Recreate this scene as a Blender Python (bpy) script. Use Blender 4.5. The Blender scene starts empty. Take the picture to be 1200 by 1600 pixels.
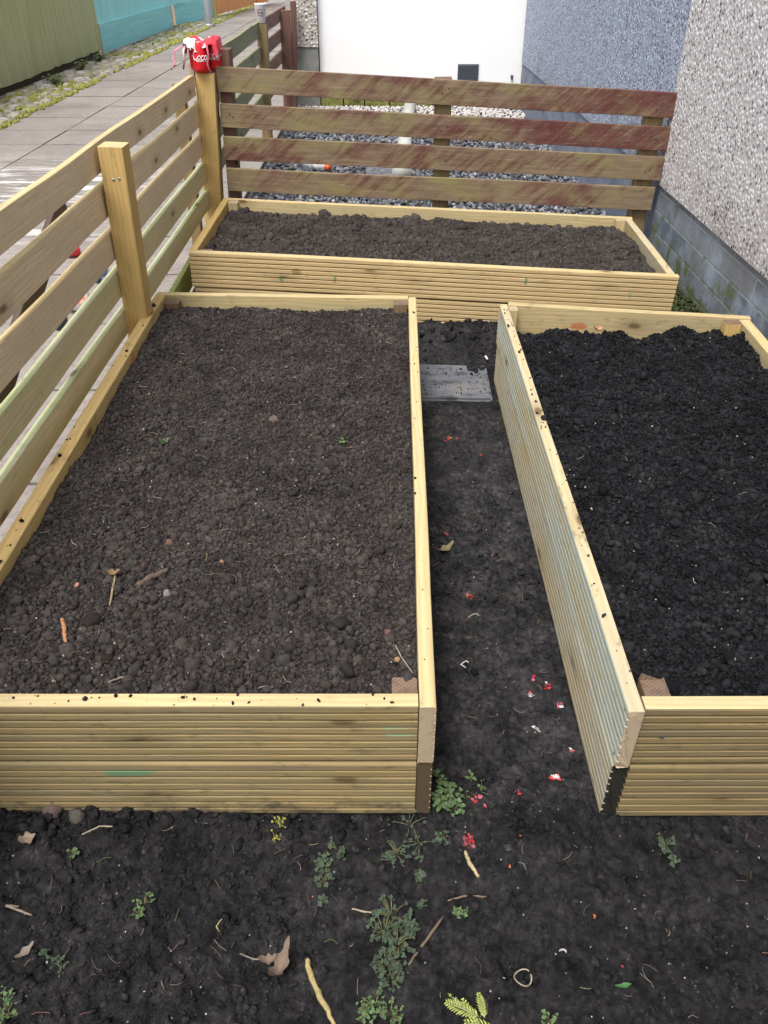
import bpy, bmesh, math, random
import numpy as np
from mathutils import Vector, Matrix

random.seed(7)
RNG = np.random.default_rng(11)
S = bpy.context.scene
COL = S.collection

# ------------------------------------------------------------------ camera
CAM_H, PITCH, FPX = 1.28, math.radians(35.42), 1250.0
cam = bpy.data.objects.new('camera', bpy.data.cameras.new('camera'))
COL.objects.link(cam)
cam.location = (0, 0, CAM_H)
cam.rotation_euler = (math.radians(90) - PITCH, 0, 0)
cam.data.sensor_fit = 'VERTICAL'
cam.data.sensor_height = 24.0
cam.data.lens = 24.0 * FPX / 1600.0
cam.data.clip_start = 0.02
cam.data.clip_end = 500
S.camera = cam


def G(u, v, z=0.0):
    """point of the place at height z that the photo shows at pixel (u, v) - used to read off positions on the ground"""
    cp, sp = math.cos(PITCH), math.sin(PITCH)
    a, b = (u - 600) / FPX, (800 - v) / FPX
    d = (a, cp + b * sp, -sp + b * cp)
    t = (z - CAM_H) / d[2]
    return Vector((d[0] * t, d[1] * t, z))


# ------------------------------------------------------------------ numpy noise
def _hash(ix, iy, seed):
    n = (ix.astype(np.int64) * 374761393 + iy.astype(np.int64) * 668265263 + seed * 974711) & 0x7fffffff
    n = ((n ^ (n >> 13)) * 1274126177) & 0x7fffffff
    return ((n ^ (n >> 16)) & 0xffff) / 65535.0


def vnoise(x, y, seed=0):
    x = np.asarray(x, float); y = np.asarray(y, float)
    ix = np.floor(x); iy = np.floor(y)
    fx = x - ix; fy = y - iy
    fx = fx * fx * (3 - 2 * fx); fy = fy * fy * (3 - 2 * fy)
    a = _hash(ix, iy, seed); b = _hash(ix + 1, iy, seed)
    c = _hash(ix, iy + 1, seed); d = _hash(ix + 1, iy + 1, seed)
    return (a * (1 - fx) + b * fx) * (1 - fy) + (c * (1 - fx) + d * fx) * fy - 0.5


def fbm(x, y, scale, octaves=3, seed=0):
    t = 0; a = 1.0; f = 1.0 / scale
    for k in range(octaves):
        t = t + a * vnoise(x * f, y * f, seed + 17 * k)
        a *= 0.5; f *= 2.03
    return t


def sstep(a, b, x):
    t = np.clip((x - a) / (b - a), 0, 1)
    return t * t * (3 - 2 * t)


# ------------------------------------------------------------------ node helper
class NT:
    def __init__(self, name):
        self.m = bpy.data.materials.new(name)
        self.m.use_nodes = True
        self.t = self.m.node_tree
        self.n = self.t.nodes
        self.n.clear()
        self.out = self.n.new('ShaderNodeOutputMaterial')
        self.b = self.n.new('ShaderNodeBsdfPrincipled')
        self.t.links.new(self.b.outputs[0], self.out.inputs[0])

    def lk(self, a, b):
        if isinstance(a, bpy.types.NodeSocket):
            self.t.links.new(a, b)
        else:
            b.default_value = a

    def coord(self, kind='Object'):
        return self.n.new('ShaderNodeTexCoord').outputs[kind]

    def geo(self, which='Position'):
        return self.n.new('ShaderNodeNewGeometry').outputs[which]

    def attr(self, name):
        a = self.n.new('ShaderNodeAttribute'); a.attribute_name = name
        return a.outputs['Color']

    def map(self, v, scale=(1, 1, 1), loc=(0, 0, 0), rot=(0, 0, 0)):
        m = self.n.new('ShaderNodeMapping')
        self.lk(v, m.inputs['Vector'])
        m.inputs['Scale'].default_value = scale
        m.inputs['Location'].default_value = loc
        m.inputs['Rotation'].default_value = rot
        return m.outputs[0]

    def noise(self, v, scale=5, detail=3, rough=.5, dist=0, out=0):
        k = self.n.new('ShaderNodeTexNoise')
        self.lk(v, k.inputs['Vector'])
        k.inputs['Scale'].default_value = scale; k.inputs['Detail'].default_value = detail
        k.inputs['Roughness'].default_value = rough; k.inputs['Distortion'].default_value = dist
        return k.outputs[out]

    def vor(self, v, scale=5, feature='F1', out='Distance', rnd=1, dim='3D'):
        k = self.n.new('ShaderNodeTexVoronoi'); k.voronoi_dimensions = dim; k.feature = feature
        self.lk(v, k.inputs['Vector']); k.inputs['Scale'].default_value = scale
        k.inputs['Randomness'].default_value = rnd
        return k.outputs[out]

    def wave(self, v, scale=5, dist=2, detail=2, dscale=1, direction='X'):
        k = self.n.new('ShaderNodeTexWave'); k.bands_direction = direction
        self.lk(v, k.inputs['Vector'])
        k.inputs['Scale'].default_value = scale; k.inputs['Distortion'].default_value = dist
        k.inputs['Detail'].default_value = detail; k.inputs['Detail Scale'].default_value = dscale
        return k.outputs[1]

    def ramp(self, f, stops, interp='LINEAR'):
        r = self.n.new('ShaderNodeValToRGB')
        self.lk(f, r.inputs[0])
        r.color_ramp.interpolation = interp
        e = r.color_ramp.elements
        while len(e) < len(stops): e.new(0.5)
        for i, (p, c) in enumerate(stops):
            e[i].position = p
            if not hasattr(c, '__len__'): c = (c, c, c)
            e[i].color = (*c[:3], 1)
        return r.outputs[0]

    def mix(self, f, a, b, mode='MIX'):
        x = self.n.new('ShaderNodeMix'); x.data_type = 'RGBA'; x.blend_type = mode
        for val, s in ((f, x.inputs[0]), (a, x.inputs[6]), (b, x.inputs[7])):
            if not isinstance(val, bpy.types.NodeSocket) and hasattr(val, '__len__'): val = (*val[:3], 1)
            self.lk(val, s)
        return x.outputs[2]

    def math(self, op, a, b=0.0, clamp=False):
        x = self.n.new('ShaderNodeMath'); x.operation = op; x.use_clamp = clamp
        self.lk(a, x.inputs[0]); self.lk(b, x.inputs[1])
        return x.outputs[0]

    def sep(self, v):
        x = self.n.new('ShaderNodeSeparateXYZ'); self.lk(v, x.inputs[0])
        return x.outputs

    def bump(self, h, dist=.002, strength=1.0, normal=None):
        x = self.n.new('ShaderNodeBump')
        x.inputs['Strength'].default_value = strength; x.inputs['Distance'].default_value = dist
        self.lk(h, x.inputs['Height'])
        if normal is not None: self.lk(normal, x.inputs['Normal'])
        return x.outputs[0]

    def done(self, color, rough=.8, normal=None, spec=.3, metal=0.0, **kw):
        if not isinstance(color, bpy.types.NodeSocket): color = (*color[:3], 1)
        self.lk(color, self.b.inputs['Base Color'])
        self.lk(rough, self.b.inputs['Roughness'])
        self.lk(metal, self.b.inputs['Metallic'])
        self.b.inputs['Specular IOR Level'].default_value = spec
        for k, v in kw.items(): self.lk(v, self.b.inputs[k.replace('_', ' ')])
        if normal is not None: self.lk(normal, self.b.inputs['Normal'])
        return self.m


def srgb(r, g, b):
    f = lambda c: (c / 255 / 12.92) if c / 255 <= .04045 else ((c / 255 + .055) / 1.055) ** 2.4
    return (f(r), f(g), f(b))


# ------------------------------------------------------------------ materials
def wood(name, light, dark, weather=None, wamt=0.0, wscale=1.0, knots=True, dirt=0.35, marks=(), bumpy=.0012, rough=.78, algae=None, splash=0.0):
    """softwood: long grain along U, knots, blotches of weathering; marks = [(u, v, ru, rv, colour)] stains of a fixed shape"""
    n = NT(name)
    uv = n.coord('UV')
    warp = n.noise(n.map(uv, (2.5, 9, 1)), 1, 2, .5, out=1)
    w = n.mix(.05, uv, warp)
    grain = n.noise(n.map(w, (5, 150, 1)), 1, 4, .6, 0.3)
    fine = n.noise(n.map(w, (16, 620, 1)), 1, 2, .6)
    ring = n.wave(n.map(w, (.55, 11, 1)), 2.2, 5.5, 3, .7, 'Y')
    g = n.math('ADD', n.math('MULTIPLY', grain, .55), n.math('ADD', n.math('MULTIPLY', ring, .25), n.math('MULTIPLY', fine, .25)))
    mid = tuple((a * .55 + b * .45) for a, b in zip(light, dark))
    col = n.ramp(g, [(.25, dark), (.48, mid), (.72, light)])
    blot = n.noise(n.map(uv, (3, 7, 1)), 1, 3, .6)
    col = n.mix(n.ramp(blot, [(.35, 0.0), (.75, .45)]), col, tuple(c * .72 for c in mid))
    if weather is not None:
        wn = n.noise(n.map(uv, (1.6 * wscale, 26 * wscale, 1), (3.1, 1.7, 0)), 1, 5, .65, .4)
        col = n.mix(n.ramp(wn, [(.52 - wamt * .45, 0.0), (.72 - wamt * .3, min(1, .35 + wamt))]), col, weather)
    if algae is not None:
        an = n.noise(n.map(uv, (2.2, 10, 1), (7.7, 2.1, 0)), 1, 4, .6, .6)
        col = n.mix(n.ramp(an, [(.42, 0.0), (.68, .75)]), col, algae)
    if knots:
        kd = n.vor(n.map(n.mix(.03, uv, warp), (2.3, 6.0, 1)), 1, 'F1', 'Distance', 1, '2D')
        kc = n.vor(n.map(n.mix(.03, uv, warp), (2.3, 6.0, 1)), 1, 'F1', 'Color', 1, '2D')
        on = n.ramp(n.sep(kc)[0], [(.60, 0.0), (.63, 1.0)])
        core = n.math('MULTIPLY', n.ramp(kd, [(.030, .9), (.062, .0)]), on)
        halo = n.math('MULTIPLY', n.ramp(kd, [(.05, .5), (.19, .0)]), on)
        col = n.mix(halo, col, tuple(c * .62 for c in dark))
        col = n.mix(core, col, (dark[0] * .32, dark[1] * .25, dark[2] * .22))
    dn = n.noise(n.map(uv, (14, 34, 1), (1.2, 8.8, 0)), 1, 5, .7)
    col = n.mix(n.ramp(dn, [(.57, 0.0), (.74, dirt)]), col, (.045, .036, .028))
    if splash:
        sn = n.math('ADD', n.noise(n.map(uv, (9, 14, 1)), 1, 6, .75), n.math('MULTIPLY', n.math('SUBTRACT', .05, n.sep(uv)[1]), 2.2))
        col = n.mix(n.ramp(sn, [(.50, 0.0), (.66, splash)]), col, (.040, .034, .028))
    for (mu, mv, ru, rv, mc) in marks:
        sx = n.sep(n.mix(.012, uv, n.noise(uv, 90, 3, .7, out=1)))
        du = n.math('DIVIDE', n.math('SUBTRACT', sx[0], mu), ru)
        dv = n.math('DIVIDE', n.math('SUBTRACT', sx[1], mv), rv)
        dd = n.math('ADD', n.math('MULTIPLY', du, du), n.math('MULTIPLY', dv, dv))
        col = n.mix(n.ramp(dd, [(.5, .8), (1.0, 0.0)]), col, mc)
    h = n.math('ADD', n.math('MULTIPLY', grain, .7), n.math('MULTIPLY', fine, .5))
    return n.done(col, rough, n.bump(h, bumpy, .8), .25)


YL, YD = (.58, .465, .255), (.42, .315, .150)
M = {}
M['wood_fresh'] = wood('wood_fresh', YL, YD, (.36, .33, .20), .12)
GRN = (.10, .20, .11)
FR = ((.325, .245, .112), (.21, .152, .066), (.165, .14, .09), .28)  # front board wood: weathered, with the shade of the upright face darkened in
M['wood_front'] = wood('wood_front', *FR, dirt=.6, marks=[(.79, .15, .035, .010, (.20, .25, .15)), (.80, .118, .03, .009, (.19, .25, .16))])
M['wood_front_low'] = wood('wood_front_low', *FR, dirt=.65, splash=.85, marks=[(.34, .205, .05, .012, GRN), (.31, .19, .02, .010, GRN)])
M['wood_front_plain'] = wood('wood_front_plain', (.265, .195, .088), (.175, .125, .054), (.135, .115, .075), .28, dirt=.6)  # right bed front: the same face shade mixed in, deeper
M['wood_back_front'] = wood('wood_back_front', (.60, .45, .235), (.46, .33, .155), (.40, .31, .18), .05, dirt=.4, marks=[(.36, .09, .008, .03, GRN), (.57, .10, .007, .025, GRN), (1.30, .16, .007, .03, GRN), (1.70, .10, .007, .03, (.25, .33, .18)), (.42, .14, .02, .03, (.25, .15, .07))])
M['wood_inner'] = wood('wood_inner', (.58, .46, .24), (.40, .30, .14), (.30, .28, .17), .2, dirt=.6)
M['wood_inner_marked'] = wood('wood_inner_marked', (.54, .42, .22), (.38, .28, .135), (.30, .28, .17), .2, dirt=.6, marks=[(.55, .085, .032, .014, (.45, .13, .05))])
M['wood_side_marked'] = wood('wood_side_marked', (.58, .415, .175), (.44, .295, .11), (.40, .31, .15), .12, dirt=.6, marks=[(1.32, .115, .022, .035, (.50, .17, .06))])
M['wood_grey'] = wood('wood_grey', (.47, .47, .385), (.28, .28, .21), (.40, .44, .385), .5, 1.3, dirt=.6, algae=(.40, .31, .14))
M['wood_grey_low'] = wood('wood_grey_low', (.47, .43, .32), (.29, .26, .18), (.40, .40, .33), .35, 1.2, dirt=.6, algae=(.42, .31, .13))
M['wood_top_grey'] = wood('wood_top_grey', (.58, .47, .28), (.40, .31, .17), (.38, .35, .25), .25, dirt=.8)
M['wood_fence'] = wood('wood_fence', (.76, .61, .41), (.64, .49, .31), (.56, .47, .32), .15, dirt=.18, bumpy=.003)
M['wood_fence_green'] = wood('wood_fence_green', (.68, .57, .35), (.55, .45, .26), (.46, .47, .22), .32, dirt=.25, bumpy=.003)
M['wood_offcut'] = wood('wood_offcut', (.36, .37, .15), (.22, .25, .08), (.24, .33, .09), .35, dirt=.5)
M['wood_top_green'] = wood('wood_top_green', (.58, .57, .38), (.44, .44, .27), (.38, .46, .18), .3, dirt=.5)
M['wood_post'] = wood('wood_post', (.58, .405, .155), (.44, .285, .10), (.40, .31, .15), .12, dirt=.45)
M['wood_post_dark'] = wood('wood_post_dark', (.26, .17, .095), (.14, .085, .05), (.11, .08, .06), .25, dirt=.7)
M['old_board'] = wood('old_board', (.24, .245, .14), (.15, .15, .085), (.30, .30, .15), .3, dirt=.6)
M['old_red'] = wood('old_red', (.19, .085, .07), (.11, .045, .04), (.17, .13, .08), .25, dirt=.5)
M['old_post'] = wood('old_post', (.26, .17, .09), (.16, .09, .055), (.27, .24, .10), .3, dirt=.6)
M['brown_board'] = wood('brown_board', (.10, .072, .055), (.06, .042, .034), dirt=.4, knots=False)


def end_grain(name, a, b, dirt):
    n = NT(name)
    uv = n.coord('UV')
    r = n.wave(n.map(uv, (1, 1, 1), (.02, -.19, 0), (0, 0, .9)), 55, 1.6, 3, 14, 'X')
    f = n.noise(uv, 420, 3, .6)
    col = n.mix(n.math('MULTIPLY', n.math('ADD', r, f), .5), a, b)
    d = n.noise(uv, 38, 5, .7)
    col = n.mix(n.ramp(d, [(.5, 0.0), (.72, dirt)]), col, (.05, .04, .032))
    return n.done(col, .85, n.bump(f, .0012), .2)


M['end_fresh'] = end_grain('end_fresh', (.47, .37, .26), (.34, .255, .165), .45)
M['end_dark'] = end_grain('end_dark', (.12, .085, .045), (.06, .045, .028), .7)
M['end_black'] = end_grain('end_black', (.030, .030, .022), (.012, .012, .010), .5)
M['end_brown'] = end_grain('end_brown', (.235, .165, .115), (.115, .075, .052), .8)


def painted_red(name, bias, wear):
    n = NT(name)
    uv = n.coord('UV')
    grain = n.noise(n.map(uv, (8, 170, 1)), 1, 4, .6)
    red = n.ramp(grain, [(.3, (.080, .024, .022)), (.7, (.135, .042, .037))])
    bare = n.ramp(n.noise(n.map(uv, (6, 90, 1), (2, 0, 0)), 1, 4, .6), [(.3, (.14, .098, .060)), (.7, (.275, .205, .130))])
    alg = n.mix(n.ramp(n.noise(n.map(uv, (5, 12, 1), (9, 4, 0)), 1, 3, .6), [(.47, 0.0), (.68, .8)]), bare, (.235, .215, .085))
    sh = n.map(n.map(uv, (1, 1, 1), (0, 0, 0), (0, 0, -.75)), (5, 34, 1))
    m1 = n.noise(n.map(sh, (1.0, 1.1, 1)), 1, 5, .66, .5)
    m2 = n.noise(n.map(uv, (3.2, 6, 1), (5, 3, 0)), 1, 3, .55, .5)
    u = n.sep(uv)[0]
    m3 = n.noise(n.map(sh, (2.5, 14, 1), (3, 3, 0)), 1, 5, .7, .3)
    ln = n.math('MULTIPLY', n.sep(n.coord('Object'))[0], -bias)
    m = n.math('ADD', n.math('ADD', n.math('ADD', n.math('MULTIPLY', m1, .42), n.math('MULTIPLY', m2, .50)), n.math('MULTIPLY', m3, .28)), ln)
    mask = n.ramp(m, [(.50 - wear, 1.0), (.57 - wear, .75), (.67 - wear, .06)])
    col = n.mix(mask, alg, red)
    gm = n.noise(n.map(uv, (11, 30, 1), (3, 8, 0)), 1, 4, .7)
    col = n.mix(n.ramp(gm, [(.52, 0.0), (.75, .4)]), col, (.20, .15, .10))
    sc = n.noise(n.map(uv, (30, 120, 1)), 1, 4, .7)
    col = n.mix(n.ramp(sc, [(.6, 0.0), (.72, .5)]), col, (.45, .36, .25))
    h = n.math('ADD', grain, n.math('MULTIPLY', mask, -.6))
    return n.done(col, .7, n.bump(h, .0012, .8), .3)


M['red_paint'] = painted_red('red_paint', .070, .012)
M['red_paint_worn'] = painted_red('red_paint_worn', .03, .065)
M['red_paint_olive'] = painted_red('red_paint_olive', -.05, .070)


def soil_mat(name, c0, c1, c2, bump=.0011, fleck=True):
    n = NT(name)
    p = n.geo()
    t = n.attr('tint')
    a = n.noise(p, 9, 4, .6)
    col = n.ramp(a, [(.3, c0), (.55, c1), (.75, c2)])
    col = n.mix(1.0, col, t, 'MULTIPLY')
    f = n.noise(p, 330, 4, .7)
    col = n.mix(n.ramp(f, [(.35, .55), (.65, 0.0)]), col, tuple(c * .45 for c in c0))
    if fleck:
        k = n.vor(p, 105, 'F1', 'Color')
        kk = n.vor(p, 105, 'F1', 'Distance')
        on = n.math('MULTIPLY', n.ramp(n.sep(k)[1], [(.975, 0.0), (.98, 1.0)]), n.ramp(kk, [(.16, 1.0), (.24, 0.0)]))
        col = n.mix(on, col, (.32, .29, .25))
    h = n.math('ADD', n.noise(p, 190, 5, .72), n.math('MULTIPLY', n.noise(p, 60, 3, .6), .9))
    return n.done(col, .93, n.bump(h, bump, 1.0), .05)


M['soil_brown'] = soil_mat('soil_brown', (.034, .0295, .028), (.051, .0445, .042), (.071, .062, .058))
M['soil_grey'] = soil_mat('soil_grey', (.044, .037, .034), (.064, .055, .050), (.086, .074, .067))
M['soil_black'] = soil_mat('soil_black', (.010, .010, .0115), (.016, .016, .018), (.027, .027, .0295), .0012)
n = NT('mud'); p = n.geo(); t = n.attr('tint')
wp = n.mix(.02, p, n.noise(p, 30, 2, .5, out=1))
a = n.noise(wp, 14, 5, .65); b = n.noise(wp, 75, 5, .72); c = n.noise(n.map(wp, (1, .45, 1), (0, 0, 0), (0, 0, .6)), 120, 4, .7)
g = n.math('ADD', n.math('MULTIPLY', a, .42), n.math('ADD', n.math('MULTIPLY', b, .40), n.math('MULTIPLY', c, .24)))
col = n.ramp(g, [(.41, (.0038, .0037, .0043)), (.50, (.0105, .0101, .0110)), (.58, (.023, .0215, .0225)), (.69, (.058, .054, .054))])
col = n.mix(1.0, col, t, 'MULTIPLY')
k = n.vor(p, 120, 'F1', 'Color'); kk = n.vor(p, 120, 'F1', 'Distance')
on = n.math('MULTIPLY', n.ramp(n.sep(k)[1], [(.978, 0.0), (.982, 1.0)]), n.ramp(kk, [(.12, 1.0), (.22, 0.0)]))
col = n.mix(on, col, (.30, .275, .25))
h = n.math('ADD', n.math('MULTIPLY', b, 1.0), n.math('MULTIPLY', n.noise(p, 260, 4, .7), .5))
n_spec = .13
M['mud'] = n.done(col, n.ramp(a, [(.4, .5), (.60, .95)]), n.bump(h, .005, 1.0), n_spec)

n = NT('rubble'); p = n.geo(); t = n.attr('tint')
col = n.mix(.8, t, n.noise(p, 60, 4, .6, out=0), 'MULTIPLY')
M['stone'] = n.done(n.mix(.55, t, col), .85, n.bump(n.noise(p, 300, 3, .6), .001))

n = NT('paint_flat'); M['tinted'] = n.done(n.attr('tint'), .6)
n = NT('dry_straw'); M['straw'] = n.done(n.mix(n.noise(n.geo(), 160, 3, .6), n.attr('tint'), (.12, .085, .05), 'MIX'), .8)


def leaf_mat(name, a, b, rough=.55):
    n = NT(name)
    t = n.attr('tint')
    c = n.mix(n.noise(n.geo(), 90, 3, .6), a, b)
    c = n.mix(1.0, c, t, 'MULTIPLY')
    n.done(c, rough, n.bump(n.noise(n.geo(), 400, 2), .0008), .35)
    n.b.inputs['Transmission Weight'].default_value = 0
    return n.m


M['leaf'] = leaf_mat('leaf', (.045, .085, .035), (.10, .155, .065), .75)
M['leaf_dark'] = leaf_mat('leaf_dark', (.022, .042, .025), (.062, .088, .055), .8)
M['stem'] = leaf_mat('stem', (.20, .22, .09), (.30, .27, .13), .7)
M['conifer'] = leaf_mat('conifer', (.20, .27, .06), (.34, .36, .10))
M['moss'] = leaf_mat('moss', (.16, .17, .03), (.30, .29, .07), .95)
M['moss_dark'] = leaf_mat('moss_dark', (.022, .030, .012), (.075, .090, .028), .95)


def simple(name, c, rough=.6, spec=.4, metal=0.0, nscale=60, amt=.25, bump=.0006):
    n = NT(name)
    f = n.noise(n.coord('Object'), nscale, 4, .65)
    col = n.mix(n.ramp(f, [(.35, amt), (.7, 0.0)]), c, tuple(x * .55 for x in c))
    return n.done(col, rough, n.bump(f, bump), spec, metal)


M['steel'] = simple('steel', (.42, .43, .45), .35, .5, .9)
M['galv'] = simple('galv', (.40, .42, .45), .5, .4, .5, 14)
M['can_red'] = simple('can_red', (.60, .010, .020), .28, .5, .0, 30, .1)
M['alu'] = simple('alu', (.62, .62, .63), .3, .5, .9)
M['white_plastic'] = simple('white_plastic', (.78, .76, .74), .4)
M['cup_white'] = simple('cup_white', (.80, .79, .77), .6, .3, 0, 30, .08)
M['print_brown'] = simple('print_brown', (.16, .04, .05), .6)
M['orange_plastic'] = simple('orange_plastic', (.75, .13, .03), .4)
M['red_plastic'] = simple('red_plastic', (.62, .03, .035), .4, .4, 0, 200, .3)
M['yellow_plastic'] = simple('yellow_plastic', (.80, .45, .03), .4)
M['dark_plastic'] = simple('dark_plastic', (.03, .035, .05), .35)
M['vent'] = simple('vent', (.085, .097, .12), .6)
M['pipe'] = simple('pipe', (.46, .46, .42), .6, .3, 0, 8, .45)
M['slab_grey'] = None

n = NT('clear_plastic')
M['clear_plastic'] = n.done((.75, .78, .80), .12, None, .5, 0.0, Alpha=.55)

n = NT('stepping_slab'); p = n.coord('Object')
a = n.noise(p, 7, 4, .6); b = n.noise(p, 45, 5, .7); c = n.noise(n.map(p, (1, 2, 1), (3, 1, 0), (0, 0, .5)), 11, 6, .75)
col = n.ramp(a, [(.3, (.075, .082, .10)), (.55, (.125, .132, .148)), (.75, (.17, .148, .118))])
col = n.mix(n.ramp(b, [(.5, 0.0), (.75, .45)]), col, (.09, .085, .085))
col = n.mix(n.ramp(c, [(.50, 0.0), (.62, .85)]), col, (.030, .027, .026))
M['slab_grey'] = n.done(col, .75, n.bump(b, .001), .35)

n = NT('path_slabs'); p = n.geo(); t = n.attr('tint')
a = n.noise(p, 1.1, 4, .6); b = n.noise(p, 30, 4, .65)
col = n.ramp(a, [(.3, (.175, .155, .142)), (.5, (.265, .240, .222)), (.62, (.225, .203, .19)), (.8, (.32, .295, .275))])
col = n.mix(1.0, col, t, 'MULTIPLY')
col = n.mix(n.ramp(b, [(.46, 0.0), (.7, .6)]), col, (.13, .118, .108))
st = n.noise(n.map(p, (1.0, 2.6, 1), (.3, .8, 0)), 1.5, 5, .7)
col = n.mix(n.ramp(st, [(.60, 0.0), (.70, .6)]), col, (.12, .112, .112))
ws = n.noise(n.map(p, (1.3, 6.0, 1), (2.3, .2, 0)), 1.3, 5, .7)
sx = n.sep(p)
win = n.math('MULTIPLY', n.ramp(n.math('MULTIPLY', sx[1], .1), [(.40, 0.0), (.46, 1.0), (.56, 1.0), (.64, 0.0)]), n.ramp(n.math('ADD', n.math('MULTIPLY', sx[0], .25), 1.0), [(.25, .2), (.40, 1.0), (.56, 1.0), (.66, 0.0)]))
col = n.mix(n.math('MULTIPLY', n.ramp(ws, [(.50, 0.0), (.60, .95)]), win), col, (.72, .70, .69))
M['path'] = n.done(col, .8, n.bump(b, .005), .3)

n = NT('joint_dirt'); p = n.geo()
col = n.ramp(n.noise(p, 5, 5, .7), [(.35, (.045, .042, .040)), (.7, (.11, .10, .085))])
M['joint'] = n.done(col, .95, n.bump(n.noise(p, 120, 4, .7), .004), .1)

n = NT('far_earth'); p = n.geo()
col = n.ramp(n.noise(p, 1.5, 5, .7), [(.35, (.06, .056, .05)), (.7, (.13, .12, .10))])
M['earth'] = n.done(col, .95, n.bump(n.noise(p, 60, 5, .7), .01), .1)

n = NT('gravel_bed'); p = n.geo()
col = n.ramp(n.noise(p, 160, 3, .7), [(.35, (.035, .037, .042)), (.7, (.10, .105, .115))])
M['gravel_bed'] = n.done(col, .9, n.bump(n.vor(p, 55), .008), .2)


def pebbledash(name, stops, base, scale, bump, tone=None):
    n = NT(name)
    p = n.mix(.004, n.geo(), n.noise(n.geo(), 90, 2, .5, out=1))
    d = n.vor(p, scale, 'F1', 'Distance', 1)
    c = n.sep(n.vor(p, scale, 'F1', 'Color', 1))
    clump = n.noise(n.geo(), scale * .32, 2, .5)
    f = n.math('ADD', n.math('MULTIPLY', c[0], .80), n.math('MULTIPLY', n.math('SUBTRACT', clump, .4), .9))
    col = n.ramp(f, stops, 'CONSTANT')
    col = n.mix(n.ramp(d, [(.40, 0.0), (.55, 1.0)]), col, base)
    big = n.noise(n.geo(), 1.6, 4, .6)
    col = n.mix(n.ramp(big, [(.35, .22), (.65, 0.0)]), col, base)
    zz = n.sep(n.geo())[2]
    stn = n.noise(n.map(n.geo(), (1, 1, .5)), 3.5, 5, .7)
    low = n.ramp(n.math('ADD', stn, n.math('MULTIPLY', zz, -.55)), [(.22, 0.0), (.42, .45)])
    col = n.mix(low, col, (.42, .37, .30), 'MULTIPLY')
    return n.done(col, .8, n.bump(n.ramp(d, [(.0, 1.0), (.6, 0.0)]), bump, 1.0), .3)


M['dash_light'] = pebbledash('dash_light', [(0, (.08, .073, .08)), (.20, (.46, .44, .445)), (.32, (.80, .785, .80)), (.46, (.66, .64, .645)), (.58, (.84, .825, .835)), (.70, (.13, .118, .127)), (.83, (.74, .72, .73))],
                             (.53, .505, .50), 62, .0020)
M['dash_blue'] = pebbledash('dash_blue', [(0, (.09, .10, .15)), (.20, (.31, .35, .45)), (.34, (.56, .61, .73)), (.48, (.42, .47, .58)), (.60, (.62, .67, .79)), (.74, (.14, .155, .225)), (.86, (.50, .55, .66))],
                            (.30, .335, .42), 70, .0022)
M['dash_grey'] = pebbledash('dash_grey', [(0, (.74, .71, .68)), (.35, (.58, .54, .50)), (.55, (.20, .17, .15)), (.75, (.40, .35, .30)), (.9, (.07, .06, .055))],
                            (.42, .38, .34), 36, .008)

n = NT('plinth_blocks'); p = n.coord('UV')
br = n.n.new('ShaderNodeTexBrick')
n.lk(p, br.inputs['Vector'])
br.inputs['Scale'].default_value = 1.0; br.inputs['Mortar Size'].default_value = .005
br.inputs['Brick Width'].default_value = .45; br.inputs['Row Height'].default_value = .0855
br.inputs['Mortar Smooth'].default_value = .3
br.inputs['Color1'].default_value = (.125, .155, .20, 1); br.inputs['Color2'].default_value = (.24, .26, .285, 1)
br.inputs['Mortar'].default_value = (.36, .385, .40, 1)
g = n.geo()
a = n.noise(g, 5, 5, .7); b = n.noise(g, 40, 4, .7)
col = n.mix(n.ramp(a, [(.47, 0.0), (.60, .8)]), br.outputs[0], (.34, .385, .46))
col = n.mix(n.ramp(n.noise(g, 3.3, 3, .6), [(.5, 0.0), (.72, .55)]), col, (.13, .115, .10))
col = n.mix(n.ramp(b, [(.5, 0.0), (.8, .5)]), col, (.07, .075, .085))
z = n.sep(g)[2]
mm = n.math('ADD', n.noise(g, 13, 5, .7), n.math('MULTIPLY', z, -.85))
mj = n.math('ADD', mm, n.math('MULTIPLY', br.outputs[1], .09))
col = n.mix(n.ramp(mj, [(.36, 0.0), (.50, .9)]), col, (.11, .145, .035))
M['plinth'] = n.done(col, .85, n.bump(n.math('ADD', n.math('MULTIPLY', br.outputs[1], -.6), n.math('MULTIPLY', b, .5)), .004), .25)

n = NT('plinth_render'); g = n.geo()
a = n.noise(n.map(g, (1, 1.2, 2)), 4, 5, .65)
col = n.ramp(a, [(.32, (.12, .145, .20)), (.55, (.20, .225, .285)), (.75, (.27, .28, .30))])
col = n.mix(n.ramp(n.noise(n.map(g, (1, 3, 3), (0, 0, 0), (.9, 0, 0)), 7, 4, .7), [(.58, 0.0), (.68, .6)]), col, (.36, .37, .38))
M['plinth_smooth'] = n.done(col, .85, n.bump(n.noise(g, 60, 4, .7), .002), .25)

n = NT('white_render'); g = n.geo()
M['white_wall'] = n.done(n.mix(n.ramp(n.noise(g, 2, 4, .6), [(.4, 0.0), (.8, .15)]), (.90, .90, .89), (.78, .78, .77)), .85, n.bump(n.noise(g, 80, 3), .001), .3)

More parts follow.
